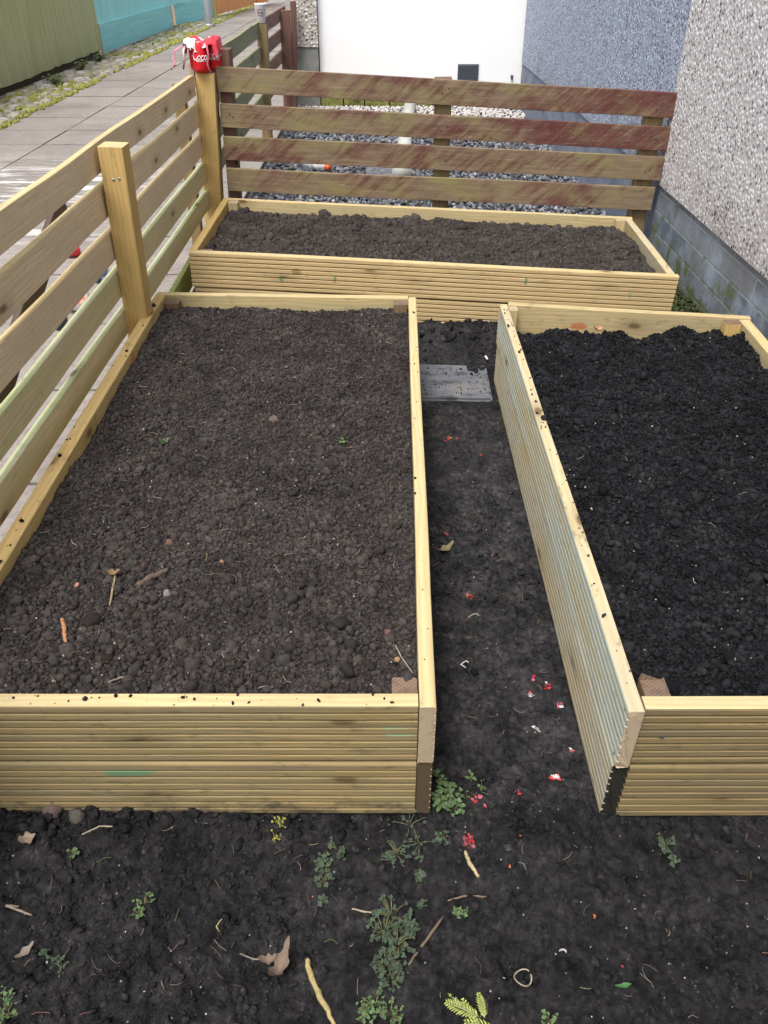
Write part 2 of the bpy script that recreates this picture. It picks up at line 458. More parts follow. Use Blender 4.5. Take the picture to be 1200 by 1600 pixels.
n = NT('concrete'); g = n.geo()
col = n.ramp(n.noise(g, 6, 5, .7), [(.3, (.16, .165, .15)), (.6, (.27, .27, .25)), (.8, (.33, .33, .31))])
M['concrete'] = n.done(col, .9, n.bump(n.noise(g, 70, 4, .7), .003), .2)
n = NT('mossy_brick'); g = n.geo()
col = n.ramp(n.noise(g, 14, 5, .7), [(.3, (.07, .075, .04)), (.5, (.20, .20, .06)), (.7, (.30, .29, .10)), (.85, (.34, .32, .22))])
M['mossy_brick'] = n.done(col, .95, n.bump(n.noise(g, 60, 5, .7), .01), .1)


def fence_paint(name, a, b, stain, samt, rough=.75):
    n = NT(name)
    uv = n.coord('UV')
    g1 = n.noise(n.map(uv, (3, 70, 1)), 1, 4, .6)
    col = n.ramp(g1, [(.3, a), (.7, b)])
    s = n.noise(n.map(uv, (.9, 16, 1), (4, 2, 0)), 1, 5, .65, .3)
    col = n.mix(n.ramp(s, [(.42, 0.0), (.68, samt)]), col, stain)
    return n.done(col, rough, n.bump(g1, .0015), .25)


M['green_boards'] = fence_paint('green_boards', (.31, .345, .17), (.44, .47, .25), (.55, .54, .36), .7)
M['turq'] = fence_paint('turq', (.24, .62, .65), (.33, .72, .74), (.46, .78, .79), .5)
M['turq_base'] = fence_paint('turq_base', (.22, .58, .62), (.30, .68, .70), (.45, .74, .74), .5)
M['orange_boards'] = fence_paint('orange_boards', (.56, .23, .085), (.74, .34, .14), (.75, .42, .2), .4)
M['tan_post'] = fence_paint('tan_post', (.46, .30, .11), (.58, .40, .17), (.4, .3, .15), .3)


# ------------------------------------------------------------------ mesh helpers
def mesh_obj(name, verts, faces, mats, parent=None, smooth=False, midx=None, uvs=None, tint=None, loc=None):
    """verts in world space; a child is stored relative to its parent's place"""
    verts = np.asarray(verts, float).reshape(-1, 3)
    base = Vector((0, 0, 0))
    if parent is not None:
        q = parent
        while q is not None:
            base += q.location; q = q.parent
    elif loc is not None:
        base = Vector(loc)
    vv = verts - np.array(base)
    me = bpy.data.meshes.new(name)
    if isinstance(faces, np.ndarray):
        nf, k = faces.shape
        me.vertices.add(len(vv)); me.vertices.foreach_set('co', vv.astype(np.float32).ravel())
        me.loops.add(nf * k); me.loops.foreach_set('vertex_index', faces.astype(np.int32).ravel())
        me.polygons.add(nf)
        me.polygons.foreach_set('loop_start', np.arange(0, nf * k, k, dtype=np.int32))
        me.polygons.foreach_set('loop_total', np.full(nf, k, dtype=np.int32))
        me.update(calc_edges=True)
    else:
        me.from_pydata([tuple(v) for v in vv], [], faces)
    if not isinstance(mats, (list, tuple)): mats = [mats]
    for m in mats: me.materials.append(m)
    if midx is not None: me.polygons.foreach_set('material_index', np.asarray(midx, np.int32))
    if smooth is True: me.polygons.foreach_set('use_smooth', np.ones(len(me.polygons), bool))
    elif smooth is not False: me.polygons.foreach_set('use_smooth', np.asarray(smooth, bool))
    if uvs is not None:
        l = me.uv_layers.new(name='UVMap')
        l.data.foreach_set('uv', np.asarray(uvs, np.float32).ravel())
    if tint is not None:
        a = me.color_attributes.new('tint', 'FLOAT_COLOR', 'POINT')
        t = np.asarray(tint, np.float32)
        if t.ndim == 1: t = np.stack([t, t, t], 1)
        if t.shape[1] == 3: t = np.concatenate([t, np.ones((len(t), 1), np.float32)], 1)
        a.data.foreach_set('color', t.ravel())
    me.validate()
    me.update()
    o = bpy.data.objects.new(name, me)
    COL.objects.link(o)
    if parent is not None: o.parent = parent
    elif loc is not None: o.location = loc
    return o


def tag(o, label=None, cat=None, group=None, kind=None):
    if label: o['label'] = label
    if cat: o['category'] = cat
    if group: o['group'] = group
    if kind: o['kind'] = kind
    return o


def thing(name, loc, label, cat, group=None):
    o = bpy.data.objects.new(name, None)
    o.empty_display_size = .05
    COL.objects.link(o)
    o.location = loc
    return tag(o, label, cat, group)


def grooved_profile(t, h, ribs=7, depth=.0075, gw=.0047, r=.0042):
    """cross-section of a ribbed deck board: a = 0 is the ribbed face, b is height"""
    pts = [(r, 0), (r * .3, r * .3), (0, r)]
    pitch = h / (ribs + 1.0)
    for k in range(1, ribs + 1):
        c = k * pitch
        pts += [(0, c - gw * .75), (depth * .16, c - gw * .50), (depth, c - gw * .42), (depth, c + gw * .42), (depth * .10, c + gw * .50), (0, c + gw * .62)]
    pts += [(0, h - r), (r * .3, h - r * .3), (r, h), (t - r * .6, h), (t - r * .15, h - r * .15), (t, h - r * .6), (t, r * .6), (t - r * .6, 0)]
    return pts


def plain_profile(t, h, r=.003):
    return [(r, 0), (r * .3, r * .3), (0, r), (0, h - r), (r * .3, h - r * .3), (r, h), (t - r, h), (t - r * .3, h - r * .3), (t, h - r), (t, r), (t - r * .3, r * .3), (t - r, 0)]


def board(name, A, B, prof, mat, parent=None, flip=False, end=None, segs=14, warp=.0012, up=(0, 0, 1), label=None, cap_top=None, rag=0.0, uv0=None):
    """extrude a profile from A to B. A, B lie on the outer face's bottom line; thickness grows to the left of A->B (right if flip)"""
    A, B = Vector(A), Vector(B)
    d = (B - A); L = d.length; d.normalize()
    upv = Vector(up)
    upv = (upv - d * upv.dot(d)).normalized()
    nrm = upv.cross(d)
    if flip: nrm = -nrm
    prof = list(prof)
    P = np.array(prof); k = len(P)
    s = np.linspace(0, 1, segs + 1)
    seed = random.randint(0, 9999)
    wx = fbm(s * L, s * 0 + seed, .5, 2, seed) * warp * 2
    wz = fbm(s * L, s * 0 + seed + 50, .6, 2, seed + 3) * warp * 2
    V = np.zeros((segs + 1, k, 3))
    for i in range(segs + 1):
        o = np.array(A + d * (L * s[i]))
        rg = 0
        V[i] = o + np.outer(P[:, 0] + wx[i], np.array(nrm)) + np.outer(P[:, 1] + wz[i], np.array(upv))
        if rag and i in (0, segs):
            V[i] += np.outer(RNG.normal(0, rag, k), np.array(d))
    peri = np.zeros(k + 1)
    for j in range(k):
        peri[j + 1] = peri[j] + math.hypot(*(P[(j + 1) % k] - P[j]))
    u0, v0 = random.uniform(0, 40), random.uniform(0, 40)
    if uv0 is not None: u0, v0 = uv0
    faces, uvs, mi = [], [], []
    for i in range(segs):
        for j in range(k):
            j2 = (j + 1) % k
            a, b, c, e = i * k + j, i * k + j2, (i + 1) * k + j2, (i + 1) * k + j
            q = [(a, s[i], peri[j]), (b, s[i], peri[j + 1]), (c, s[i + 1], peri[j + 1]), (e, s[i + 1], peri[j])]
            if not flip: q = q[::-1]
            faces.append([x[0] for x in q]); mi.append(0)
            uvs += [(x[1] * L + u0, x[2] + v0) for x in q]
    V = V.reshape(-1, 3)
    # end caps get their own vertices so that the rim stays sharp
    V = np.concatenate([V, V[:k], V[-k:]])
    n0 = (segs + 1) * k
    c1 = list(range(n0, n0 + k)); c2 = list(range(n0 + k, n0 + 2 * k))
    if flip: c2 = c2[::-1]
    else: c1 = c1[::-1]
    for c, off in ((c1, n0), (c2, n0 + k)):
        faces.append(c); mi.append(1)
        uvs += [(P[x - off][0] + u0 * 0, P[x - off][1]) for x in c]
    if cap_top is not None:                                           # separate material on the upward edge; on front boards a paler, lit wood tone
        for i in range(segs):
            for j in range(k):
                j2 = (j + 1) % k
                if min(P[j][1], P[j2][1]) > P[:, 1].max() - .0031: mi[i * k + j] = 2
    mats = [mat, end or M['end_fresh']] + ([cap_top] if cap_top is not None else [])
    o = mesh_obj(name, V, faces, mats, parent, False, mi, uvs)
    if label: o['label'] = label
    return o


def post(name, base, top, w, dpt, mat, parent=None, end=None, yaw=0.0, r=.004, label=None, rag=0.0):
    """square post from base centre to top centre, grain upright"""
    base, top = Vector(base), Vector(top)
    prof = plain_profile(w, dpt, r)
    P = [(a - w / 2, b - dpt / 2) for a, b in prof]
    ax = Vector((math.cos(yaw), math.sin(yaw), 0))
    d = (top - base); L = d.length; d.normalize()
    b2 = d.cross(ax).normalized(); a2 = b2.cross(d).normalized()
    k = len(P); segs = 5
    V, uvs, faces, mi = [], [], [], []
    per = [0]
    for j in range(k):
        per.append(per[-1] + math.hypot(P[(j + 1) % k][0] - P[j][0], P[(j + 1) % k][1] - P[j][1]))
    for i in range(segs + 1):
        for a, b in P: V.append(base + d * (L * i / segs) + a2 * a + b2 * b)
    u0, v0 = random.uniform(0, 40), random.uniform(0, 40)
    if rag:
        for j in range(k): V[segs * k + j] = V[segs * k + j] + d * random.gauss(0, rag)
    for i in range(segs):
        for j in range(k):
            j2 = (j + 1) % k
            q = [(i * k + j, i, per[j]), (i * k + j2, i, per[j + 1]), ((i + 1) * k + j2, i + 1, per[j + 1]), ((i + 1) * k + j, i + 1, per[j])]
            q = q[::-1]
            faces.append([x[0] for x in q]); mi.append(0)
            uvs += [(x[1] * L / segs + u0, x[2] + v0) for x in q]
    n0 = len(V)
    V += [V[segs * k + j] for j in range(k)]
    c = list(range(n0, n0 + k))[::-1]
    faces.append(c); mi.append(1)
    uvs += [P[x - n0] for x in c]
    o = mesh_obj(name, [tuple(v) for v in V], faces, [mat, end or M['end_fresh']], parent, False, mi, uvs)
    # consistent outward faces
    bm = bmesh.new(); bm.from_mesh(o.data); bmesh.ops.recalc_face_normals(bm, faces=bm.faces); bm.to_mesh(o.data); bm.free()
    if label: o['label'] = label
    return o


def box_vf(x0, x1, y0, y1, z0, z1):
    V = [(x0, y0, z0), (x1, y0, z0), (x1, y1, z0), (x0, y1, z0), (x0, y0, z1), (x1, y0, z1), (x1, y1, z1), (x0, y1, z1)]
    F = [(0, 3, 2, 1), (4, 5, 6, 7), (0, 1, 5, 4), (1, 2, 6, 5), (2, 3, 7, 6), (3, 0, 4, 7)]
    return V, F


def box(name, x0, x1, y0, y1, z0, z1, mat, parent=None, uvscale=1.0, loc=None, bevel=0.0):
    V, F = box_vf(x0, x1, y0, y1, z0, z1)
    uvs = []
    for f in F:
        nrm = (Vector(V[f[1]]) - Vector(V[f[0]])).cross(Vector(V[f[2]]) - Vector(V[f[1]]))
        a = max(range(3), key=lambda i: abs(nrm[i]))
        for i in f:
            v = V[i]
            uvs.append(((v[1], v[2]) if a == 0 else (v[0], v[2]) if a == 1 else (v[0], v[1])))
    o = mesh_obj(name, V, F, mat, parent, False, None, uvs, loc=loc)
    if bevel:
        bm = bmesh.new(); bm.from_mesh(o.data)
        bmesh.ops.bevel(bm, geom=list(bm.edges), offset=bevel, segments=2, affect='EDGES')
        bm.to_mesh(o.data); bm.free()
    return o


def tube_vf(pts, radii, sides=6, flat=1.0):
    pts = [Vector(p) for p in pts]
    V, F = [], []
    n = len(pts)
    for i, p in enumerate(pts):
        t = (pts[min(i + 1, n - 1)] - pts[max(i - 1, 0)]).normalized()
        ref = Vector((0, 0, 1)) if abs(t.z) < .9 else Vector((1, 0, 0))
        a = t.cross(ref).normalized(); b = a.cross(t).normalized()
        r = radii[i] if hasattr(radii, '__len__') else radii
        for k in range(sides):
            th = 2 * math.pi * k / sides
            V.append(tuple(p + a * (r * math.cos(th)) + b * (r * flat * math.sin(th))))
    for i in range(n - 1):
        for k in range(sides):
            k2 = (k + 1) % sides
            F.append((i * sides + k, i * sides + k2, (i + 1) * sides + k2, (i + 1) * sides + k))
    F.append(tuple(range(sides))[::-1]); F.append(tuple(range((n - 1) * sides, n * sides)))
    return V, F


class MB:
    """collects pieces of ONE object (or one part)"""
    def __init__(self): self.V, self.F, self.T = [], [], []

    def add(self, vf, tint=(1, 1, 1)):
        v, f = vf; o = len(self.V)
        self.V += [tuple(x) for x in v]
        self.F += [tuple(i + o for i in q) for q in f]
        self.T += [tint] * len(v)
        return self

    def build(self, name, mat, parent=None, smooth=True, loc=None):
        return mesh_obj(name, self.V, self.F, mat, parent, smooth, tint=np.array(self.T), loc=loc)


def lathe_vf(prof, c, seg=28):
    V, F = [], []
    for r, z in prof:
        for k in range(seg):
            a = 2 * math.pi * k / seg
            V.append((c[0] + r * math.cos(a), c[1] + r * math.sin(a), c[2] + z))
    for i in range(len(prof) - 1):
        for k in range(seg):
            k2 = (k + 1) % seg
            F.append((i * seg + k, i * seg + k2, (i + 1) * seg + k2, (i + 1) * seg + k))
    return V, F


# lumps -------------------------------------------------------------------
def ico(sub):
    bm = bmesh.new(); bmesh.ops.create_icosphere(bm, subdivisions=sub, radius=1.0)
    v = np.array([x.co for x in bm.verts]); f = np.array([[y.index for y in x.verts] for x in bm.faces])
    bm.free(); return v, f


def octa2():
    v = [(1, 0, 0), (-1, 0, 0), (0, 1, 0), (0, -1, 0), (0, 0, 1), (0, 0, -1)]
    f0 = [(0, 2, 4), (2, 1, 4), (1, 3, 4), (3, 0, 4), (2, 0, 5), (1, 2, 5), (3, 1, 5), (0, 3, 5)]
    v = [Vector(x) for x in v]; mid = {}; f = []
    def m(a, b):
        k = (min(a, b), max(a, b))
        if k not in mid:
            v.append((v[a] + v[b]).normalized()); mid[k] = len(v) - 1
        return mid[k]
    for a, b, c in f0:
        ab, bc, ca = m(a, b), m(b, c), m(c, a)
        f += [(a, ab, ca), (b, bc, ab), (c, ca, bc), (ab, bc, ca)]
    return np.array([tuple(x) for x in v]), np.array(f)


LOD = {0: octa2(), 1: ico(2), 2: ico(3)}


def lumps(pos, rad, lod, rough=.22, squash=(.75, 1.1), tint=None, seed=3, crumbly=0.0):
    """many deformed pebbles / crumbs as one vertex soup: returns V, F, T"""
    rng = np.random.default_rng(seed)
    bv, bf = LOD[lod]
    K = 14
    shapes = []
    for k in range(K):
        w = np.zeros(len(bv))
        for q in range(7):
            dvec = rng.normal(size=3); dvec /= np.linalg.norm(dvec)
            w += rng.uniform(-.5, .5) * np.clip(bv @ dvec, 0, 1) ** 2
        if crumbly:
            for q in range(26):
                dvec = rng.normal(size=3); dvec /= np.linalg.norm(dvec)
                w += crumbly * rng.uniform(.2, 1.0) * np.exp(-((1 - bv @ dvec) / .06))
        shapes.append(bv * (1 + rough * 2 * w + rng.normal(0, rough * .22, len(bv)))[:, None])
    shapes = np.array(shapes)
    n = len(pos)
    sid = rng.integers(0, K, n)
    q = rng.normal(size=(n, 4)); q /= np.linalg.norm(q, axis=1)[:, None]
    w, x, y, z = q.T
    R = np.stack([np.stack([1 - 2 * (y * y + z * z), 2 * (x * y - z * w), 2 * (x * z + y * w)], -1),
                  np.stack([2 * (x * y + z * w), 1 - 2 * (x * x + z * z), 2 * (y * z - x * w)], -1),
                  np.stack([2 * (x * z - y * w), 2 * (y * z + x * w), 1 - 2 * (x * x + y * y)], -1)], 1)
    sc = rng.uniform(squash[0], squash[1], (n, 3)) * np.asarray(rad)[:, None]
    v = shapes[sid] * sc[:, None, :]
    v = np.einsum('nij,nvj->nvi', R, v) + np.asarray(pos)[:, None, :]
    F = (bf[None] + (np.arange(n) * len(bv))[:, None, None]).reshape(-1, 3)
    if tint is None: tint = np.ones((n, 3))
    T = np.repeat(tint, len(bv), 0)
    return v.reshape(-1, 3), F, T


def grid_surface(x0f, x1f, y0, y1, step, hf):
    """height sheet; x0f / x1f give the side lines as functions of y"""
    ny = max(2, int((y1 - y0) / step)); nx = max(2, int((x1f(y0) - x0f(y0)) / step))
    ys = np.linspace(y0, y1, ny); s = np.linspace(0, 1, nx)
    Y, Sx = np.meshgrid(ys, s, indexing='ij')
    X = x0f(Y) + (x1f(Y) - x0f(Y)) * Sx
    Z = hf(X, Y)
    V = np.stack([X, Y, Z], -1).reshape(-1, 3)
    i = np.arange(ny - 1)[:, None] * nx + np.arange(nx - 1)[None]
    Q = np.stack([i, i + 1, i + 1 + nx, i + nx], -1).reshape(-1, 4)
    F = np.concatenate([Q[:, [0, 1, 2]], Q[:, [0, 2, 3]]])
    return V, F


def merge(parts):
    Vs, Fs, Ts, o = [], [], [], 0
    for v, f, t in parts:
        Vs.append(v); Fs.append(f + o); Ts.append(t); o += len(v)
    return np.concatenate(Vs), np.concatenate(Fs), np.concatenate(Ts)


def tints(n, seed, lo=.7, hi=1.35, warm=.0):
    rng = np.random.default_rng(seed)
    a = rng.uniform(lo, hi, n)
    w = rng.normal(0, 1, n) * warm
    return np.stack([a * (1 + w), a, a * (1 - w)], 1)


# ================================================================== THE GROUND
def ground_h(x, y):
    h = fbm(x, y, .30, 2, 1) * .020 + fbm(x, y, .10, 2, 5) * .014 + fbm(x, y, .035, 2, 9) * .0100 * (1.0 + 1.2 * fbm(x, y, .16, 1, 8)) + fbm(x, y, .016, 2, 13) * .0085 * np.clip(1 + 1.8 * fbm(x, y, .11, 2, 18), .2, 2)
    c, s = math.cos(.6), math.sin(.6)
    ridg = np.abs(fbm(x * c + y * s, (-x * s + y * c) * .35, .05, 2, 21))
    h = h - .012 * sstep(.07, .0, ridg) * sstep(-.1, .15, fbm(x, y, .3, 1, 33))
    # trodden strip between the beds is smoother; loose soil is heaped against the far bed
    h = h + .055 * sstep(2.74, 3.0, y) * sstep(1.5, .3, np.abs(x - .25)) + .012 * sstep(1.05, .86, y) * sstep(-.05, -.5, x) * sstep(.6, .8, y)
    # heel marks
    for (fx, fy, fr, fd) in ((.20, .66, .055, .018), (-.21, .77, .05, .012), (.33, .60, .06, .012), (.30, 1.12, .07, .010), (.24, 1.75, .06, .014), (-.33, .62, .06, .012), (.05, .70, .05, .013), (-.11, .62, .05, .012), (.45, .68, .06, .012)):
        h = h - fd * np.exp(-(((x - fx) / fr) ** 2 + ((y - fy) / (fr * 1.5)) ** 2) ** 1.3)
    slab = sstep(.07, .12, x) * sstep(.41, .37, x) * sstep(2.41, 2.46, y) * sstep(2.76, 2.70, y)
    return (h - .004) * (1 - slab) + .003 * slab


def near_tint(X, Y):
    t = 1 + fbm(X, Y, .35, 3, 77) * .55
    t = t * (1 + .55 * sstep(.55, 1.3, Y) * sstep(.05, .15, X) * sstep(.5, .35, X))
    return t


V, F = grid_surface(lambda y: -.80 + 0 * y, lambda y: 1.27 + 0 * y, .18, 4.0, .0042, ground_h)
t = near_tint(V[:, 0], V[:, 1])
parts = [(V, F, np.stack([t, t, t], 1))]
# loose crumbs lying on the trodden soil
N = 70000
px = RNG.uniform(-.78, 1.25, N); py = .35 + (3.1 - .35) * RNG.uniform(0, 1, N) ** 1.5
dens = sstep(-.25, .35, fbm(px, py, .22, 3, 41)) + .8 * sstep(.78, .86, py) * sstep(.95, .87, py) + .8 * sstep(2.75, 2.9, py) + .4 * sstep(-.25, -.5, px)
keep = (RNG.uniform(0, 1.1, N) < dens) & ~((py > .86) & (py < 2.66) & ((px < .1) | (px > .38)))
px, py = px[keep], py[keep]
rr = np.clip(RNG.lognormal(math.log(.0019), .5, len(px)), .0009, .007)
pz = ground_h(px, py) + rr * .25
parts.append(lumps(np.stack([px, py, pz], 1), rr, 0, .55, (.35, 1.4), tints(len(px), 5, .8, 2.0), 5))
# mid-sized crumbs and little stones half trodden in
N = 5200
px = RNG.uniform(-.72, 1.0, N); py = .42 + 2.5 * RNG.uniform(0, 1, N) ** 1.7
dens = sstep(-.3, .3, fbm(px, py, .13, 3, 47)) + .5 * sstep(.74, .86, py) * sstep(.95, .87, py)
keep = (RNG.uniform(0, 1.1, N) < dens) & ~((py > .86) & (py < 2.66) & ((px < .1) | (px > .38))) & ~((py > 2.4) & (py < 2.78))
px, py = px[keep], py[keep]
rr = np.clip(RNG.lognormal(math.log(.0036), .4, len(px)), .002, .009)
parts.append(lumps(np.stack([px, py, ground_h(px, py) + rr * .05], 1), rr, 1, .42, (.45, 1.3), tints(len(px), 15, .7, 2.3, .05), 15, .25))
# bigger clods pushed up against the boards
cl = []
for k in range(150):
    q = random.random()
    if q < .35: c = (random.uniform(-.76, -.40), random.uniform(.82, .862), random.uniform(.005, .013))
    elif q < .55: c = (random.uniform(-.4, .09), random.uniform(.815, .86), random.uniform(.004, .011))
    elif q < .8: c = (random.uniform(.1, .41), random.uniform(2.9, 3.05), random.uniform(.006, .018))
    else: c = (random.uniform(.40, 1.1), random.uniform(.82, .855), random.uniform(.004, .010))
    cl.append(c)
cl = np.array(cl)
parts.append(lumps(np.stack([cl[:, 0], cl[:, 1], ground_h(cl[:, 0], cl[:, 1]) + cl[:, 2] * .1], 1), cl[:, 2], 2, .32, (.55, 1.2), tints(len(cl), 6, .7, 1.1), 6, .25))
V, F, T = merge(parts)
tag(mesh_obj('garden_soil_ground', V, F, M['mud'], smooth=True, tint=T), 'dark trodden garden soil with heel marks round the beds', 'ground', kind='structure')

# far-reaching earth sheet below everything
V, F = grid_surface(lambda y: -60 + 0 * y, lambda y: 60 + 0 * y, -30, 120, 3.0, lambda x, y: x * 0 - .06)
tag(mesh_obj('ground', V, F, M['earth'], smooth=True), 'bare earth under the yard and lane', 'ground', kind='structure')

# the lane of square slabs
mb_v, mb_f, mb_t = [], [], []
xs0 = -3.26
for c in range(4):
    for r in range(-4, 50):
        y0 = .14 + .6 * r; x0 = xs0 + .6 * c
        g_ = random.uniform(.005, .010)
        z1 = random.uniform(-.002, .001)
        v, f = box_vf(x0 + g_, x0 + .6 - random.uniform(.003, .008), y0 + g_, y0 + .6 - random.uniform(.003, .010), -.05, z1)
        tl = [random.uniform(-.0015, .0015) for _ in range(4)]
        for q in range(4):
            a = v[4 + q]; v[4 + q] = (a[0], a[1], a[2] + tl[q])
        o = len(mb_v); mb_v += v; mb_f += [tuple(i + o for i in q) for q in f]
        tv = random.uniform(.86, 1.08); mb_t += [(tv, tv * .99, tv * .985)] * 8
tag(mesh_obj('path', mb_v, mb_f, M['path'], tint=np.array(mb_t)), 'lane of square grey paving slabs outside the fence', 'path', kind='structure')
V, F = grid_surface(lambda y: -4.3 + 0 * y, lambda y: -.80 + 0 * y, -3, 32, .12, lambda x, y: -.028 + fbm(x, y, .3, 2, 3) * .006)
tag(mesh_obj('path_bedding', V, F, M['joint'], smooth=True), 'dirt in the joints beneath the lane slabs', 'path', kind='structure')

# cobbled verge with moss
parts = []
for r in range(4):
    y = -2.0
    while y < 27:
        L = random.uniform(.11, .20)
        parts.append((-3.34 - r * .155 + random.uniform(-.012, .012), y + L / 2, L / 2 * .93, .068 * random.uniform(.9, 1.03)))
        y += L
V_, F_, T_ = [], [], []
bm = bmesh.new(); bmesh.ops.create_cube(bm, size=2.0)
bmesh.ops.bevel(bm, geom=list(bm.edges), offset=.35, segments=2, affect='EDGES')
cv = np.array([v.co for v in bm.verts]); cf = [[v.index for v in f.verts] for f in bm.faces]; bm.free()
for (cx, cy, hl, hw) in parts:
    o = len(V_)
    zt = random.uniform(-.012, .016)
    v = cv * np.array([hw, hl, .05]) + RNG.normal(0, .004, cv.shape)
    rz = random.uniform(-.09, .09); ca, sa = math.cos(rz), math.sin(rz)
    v = np.stack([v[:, 0] * ca - v[:, 1] * sa, v[:, 0] * sa + v[:, 1] * ca, v[:, 2]], 1) + np.array([cx, cy, -.035 + zt])
    V_ += [tuple(q) for q in v]; F_ += [tuple(i + o for i in f) for f in cf]
    tv = random.choice([(.36, .34, .27), (.42, .38, .33), (.31, .31, .22), (.46, .44, .40), (.30, .29, .17)])
    T_ += [tv] * len(cv)
tag(mesh_obj('cobble_verge', V_, F_, M['stone'], smooth=True, tint=np.array(T_)), 'rows of rough pale cobbles along the timber fences', 'verge', kind='structure')
N = 9000
my = RNG.uniform(4, 24, N); mx = -3.22 - .66 * RNG.uniform(0, 1, N) ** 1.25
kk = (fbm(mx * 1.6, my, .5, 3, 52) + .32 * sstep(-3.42, -3.25, mx) > .06)
mx, my = mx[kk], my[kk]
mr = RNG.uniform(.010, .030, len(mx))
V, F, T = lumps(np.stack([mx, my, np.full(len(mx), .0) + mr * .1], 1), mr, 0, .3, (.5, 1.1), tints(len(mx), 8, .6, 1.2), 8)
tag(mesh_obj('verge_moss', V, F, M['moss'], smooth=True, tint=T), 'yellow green moss creeping between the verge cobbles', 'moss', kind='stuff')

# gravel yard behind the red fence
V, F = grid_surface(lambda y: -.83 + 0 * y, lambda y: 1.28 + 0 * y, 3.9, 8.5, .03, lambda x, y: -.006 + fbm(x, y, .3, 2, 3) * .012)
tag(mesh_obj('gravel_ground', V, F, M['gravel_bed'], smooth=True), 'gravelled yard behind the red fence', 'ground', kind='structure')
N = 15000
gx = RNG.uniform(-.82, 1.27, N); gy = RNG.uniform(4.05, 8.45, N)
gr = RNG.uniform(.008, .018, N)
pal = np.array([(.10, .11, .13), (.16, .17, .20), (.24, .25, .28), (.055, .06, .075), (.34, .33, .32), (.19, .16, .13), (.42, .42, .44)])
tt = pal[RNG.choice(len(pal), N, p=[.27, .24, .17, .17, .06, .05, .04])]
white = (gy > 7.85) & (RNG.uniform(0, 1, N) < .85)
tt[white] = np.array((.62, .57, .54)) * RNG.uniform(.8, 1.15, (white.sum(), 1))
V, F, T = lumps(np.stack([gx, gy, fbm(gx, gy, .3, 2, 3) * .012 + .004 + RNG.uniform(0, .008, N)], 1), gr, 0, .25, (.55, 1.1), tt, 12)
tag(mesh_obj('gravel', V, F, M['stone'], smooth=True, tint=T), 'blue grey gravel stones with a white pebble strip at the far wall', 'gravel', kind='stuff')


# ================================================================== BEDS
def bed(label, loc): return thing('raised_bed', loc, label, 'raised bed', 'timber raised beds')


def soil(name, label, x0f, x1f, y0, y1, hf, mat, crumbs, step=.006, seed=1, tlo=.72, thi=1.3, warm=.04, grow=None):
    V, F = grid_surface(x0f, x1f, y0, y1, step, hf)
    tb = .8 + fbm(V[:, 0], V[:, 1], .2, 2, seed + 4) * .3
    parts = [(V, F, np.stack([tb, tb, tb], 1))]
    rng = np.random.default_rng(seed)
    for (N, r, sg, rmin, rmax, lod, rough, sq, crumbly, sink, cutoff) in crumbs:
        y = y0 + (y1 - y0) * rng.uniform(0, 1, N); x = x0f(y) + (x1f(y) - x0f(y)) * rng.uniform(0.004, .996, N)
        rad = np.clip(rng.lognormal(math.log(r), sg, N), rmin, rmax)
        if grow is not None: rad = rad * grow(x, y)
        if cutoff:
            kk = rng.uniform(0, 1, N) < cutoff(x, y)
            x, y, rad = x[kk], y[kk], rad[kk]
        m = (x - rad > x0f(y)) & (x + rad < x1f(y)) & (y - rad > y0) & (y + rad < y1)
        x, y, rad = x[m], y[m], rad[m]
        z = hf(x, y) + rad * sink
        parts.append(lumps(np.stack([x, y, z], 1), rad, lod, rough, sq, tints(len(x), seed + N, tlo, thi, warm), seed + N, crumbly))
    V, F, T = merge(parts)
    return tag(mesh_obj(name, V, F, mat, smooth=True, tint=T), label, 'soil', 'soil filling the beds', 'stuff')


# --- near left bed
def mk_bed_left():
    b = bed('near left raised bed of ribbed yellow timber holding crumbly brown soil', (-.35, 1.75, 0))
    gp = lambda t=.028, h=.138: grooved_profile(t, h)
    board('deck_board', (-.775, .861, .148), (.055, .861, .148), gp(), M['wood_front'], b, cap_top=M['wood_fresh'], uv0=(0, 0))
    board('deck_board', (-.775, .858, .003), (.055, .858, .003), gp(.028, .142), M['wood_front_low'], b, end=M['end_dark'], uv0=(0, 0))
    # path side: ribbed face turned to the path
    board('deck_board', (.084, .857, .150), (.111, 2.665, .150), grooved_profile(.027, .139, depth=.004, gw=.0036), M['wood_fresh'], b, cap_top=M['wood_fresh'], rag=.0006)
    board('deck_board', (.082, .860, .003), (.108, 2.665, .003), grooved_profile(.026, .144, depth=.003, gw=.0034), M['wood_fresh'], b, end=M['end_dark'])
    board('deck_board', (.082, 2.660, .148), (-.79, 2.695, .148), plain_profile(.028, .139), M['wood_inner'], b, flip=True)
    board('deck_board', (.082, 2.660, .003), (-.79, 2.695, .003), plain_profile(.028, .142), M['wood_inner'], b, flip=True)
    board('deck_board', (-.740, .890, .150), (-.757, 2.69, .150), plain_profile(.034, .141), M['wood_side_marked'], b, uv0=(0, 0), label='left side board with an orange stain and dirt spots')
    board('deck_board', (-.740, .890, .003), (-.757, 2.69, .003), plain_profile(.034, .142), M['wood_post'], b)
    post('corner_post', (.034, .911, .02), (.034, .911, .277), .042, .042, M['wood_post_dark'], b, M['end_brown'], label='dark damp corner post at the front')
    post('corner_post', (.056, 2.632, .02), (.056, 2.632, .283), .046, .046, M['wood_post_dark'], b, M['end_brown'])
    post('corner_post', (-.728, 2.662, .02), (-.728, 2.662, .276), .05, .046, M['wood_post_dark'], b, M['end_brown'])
    post('corner_post', (-.715, .914, .02), (-.715, .914, .27), .046, .046, M['wood_post_dark'], b, M['end_brown'])
    return b


mk_bed_left()


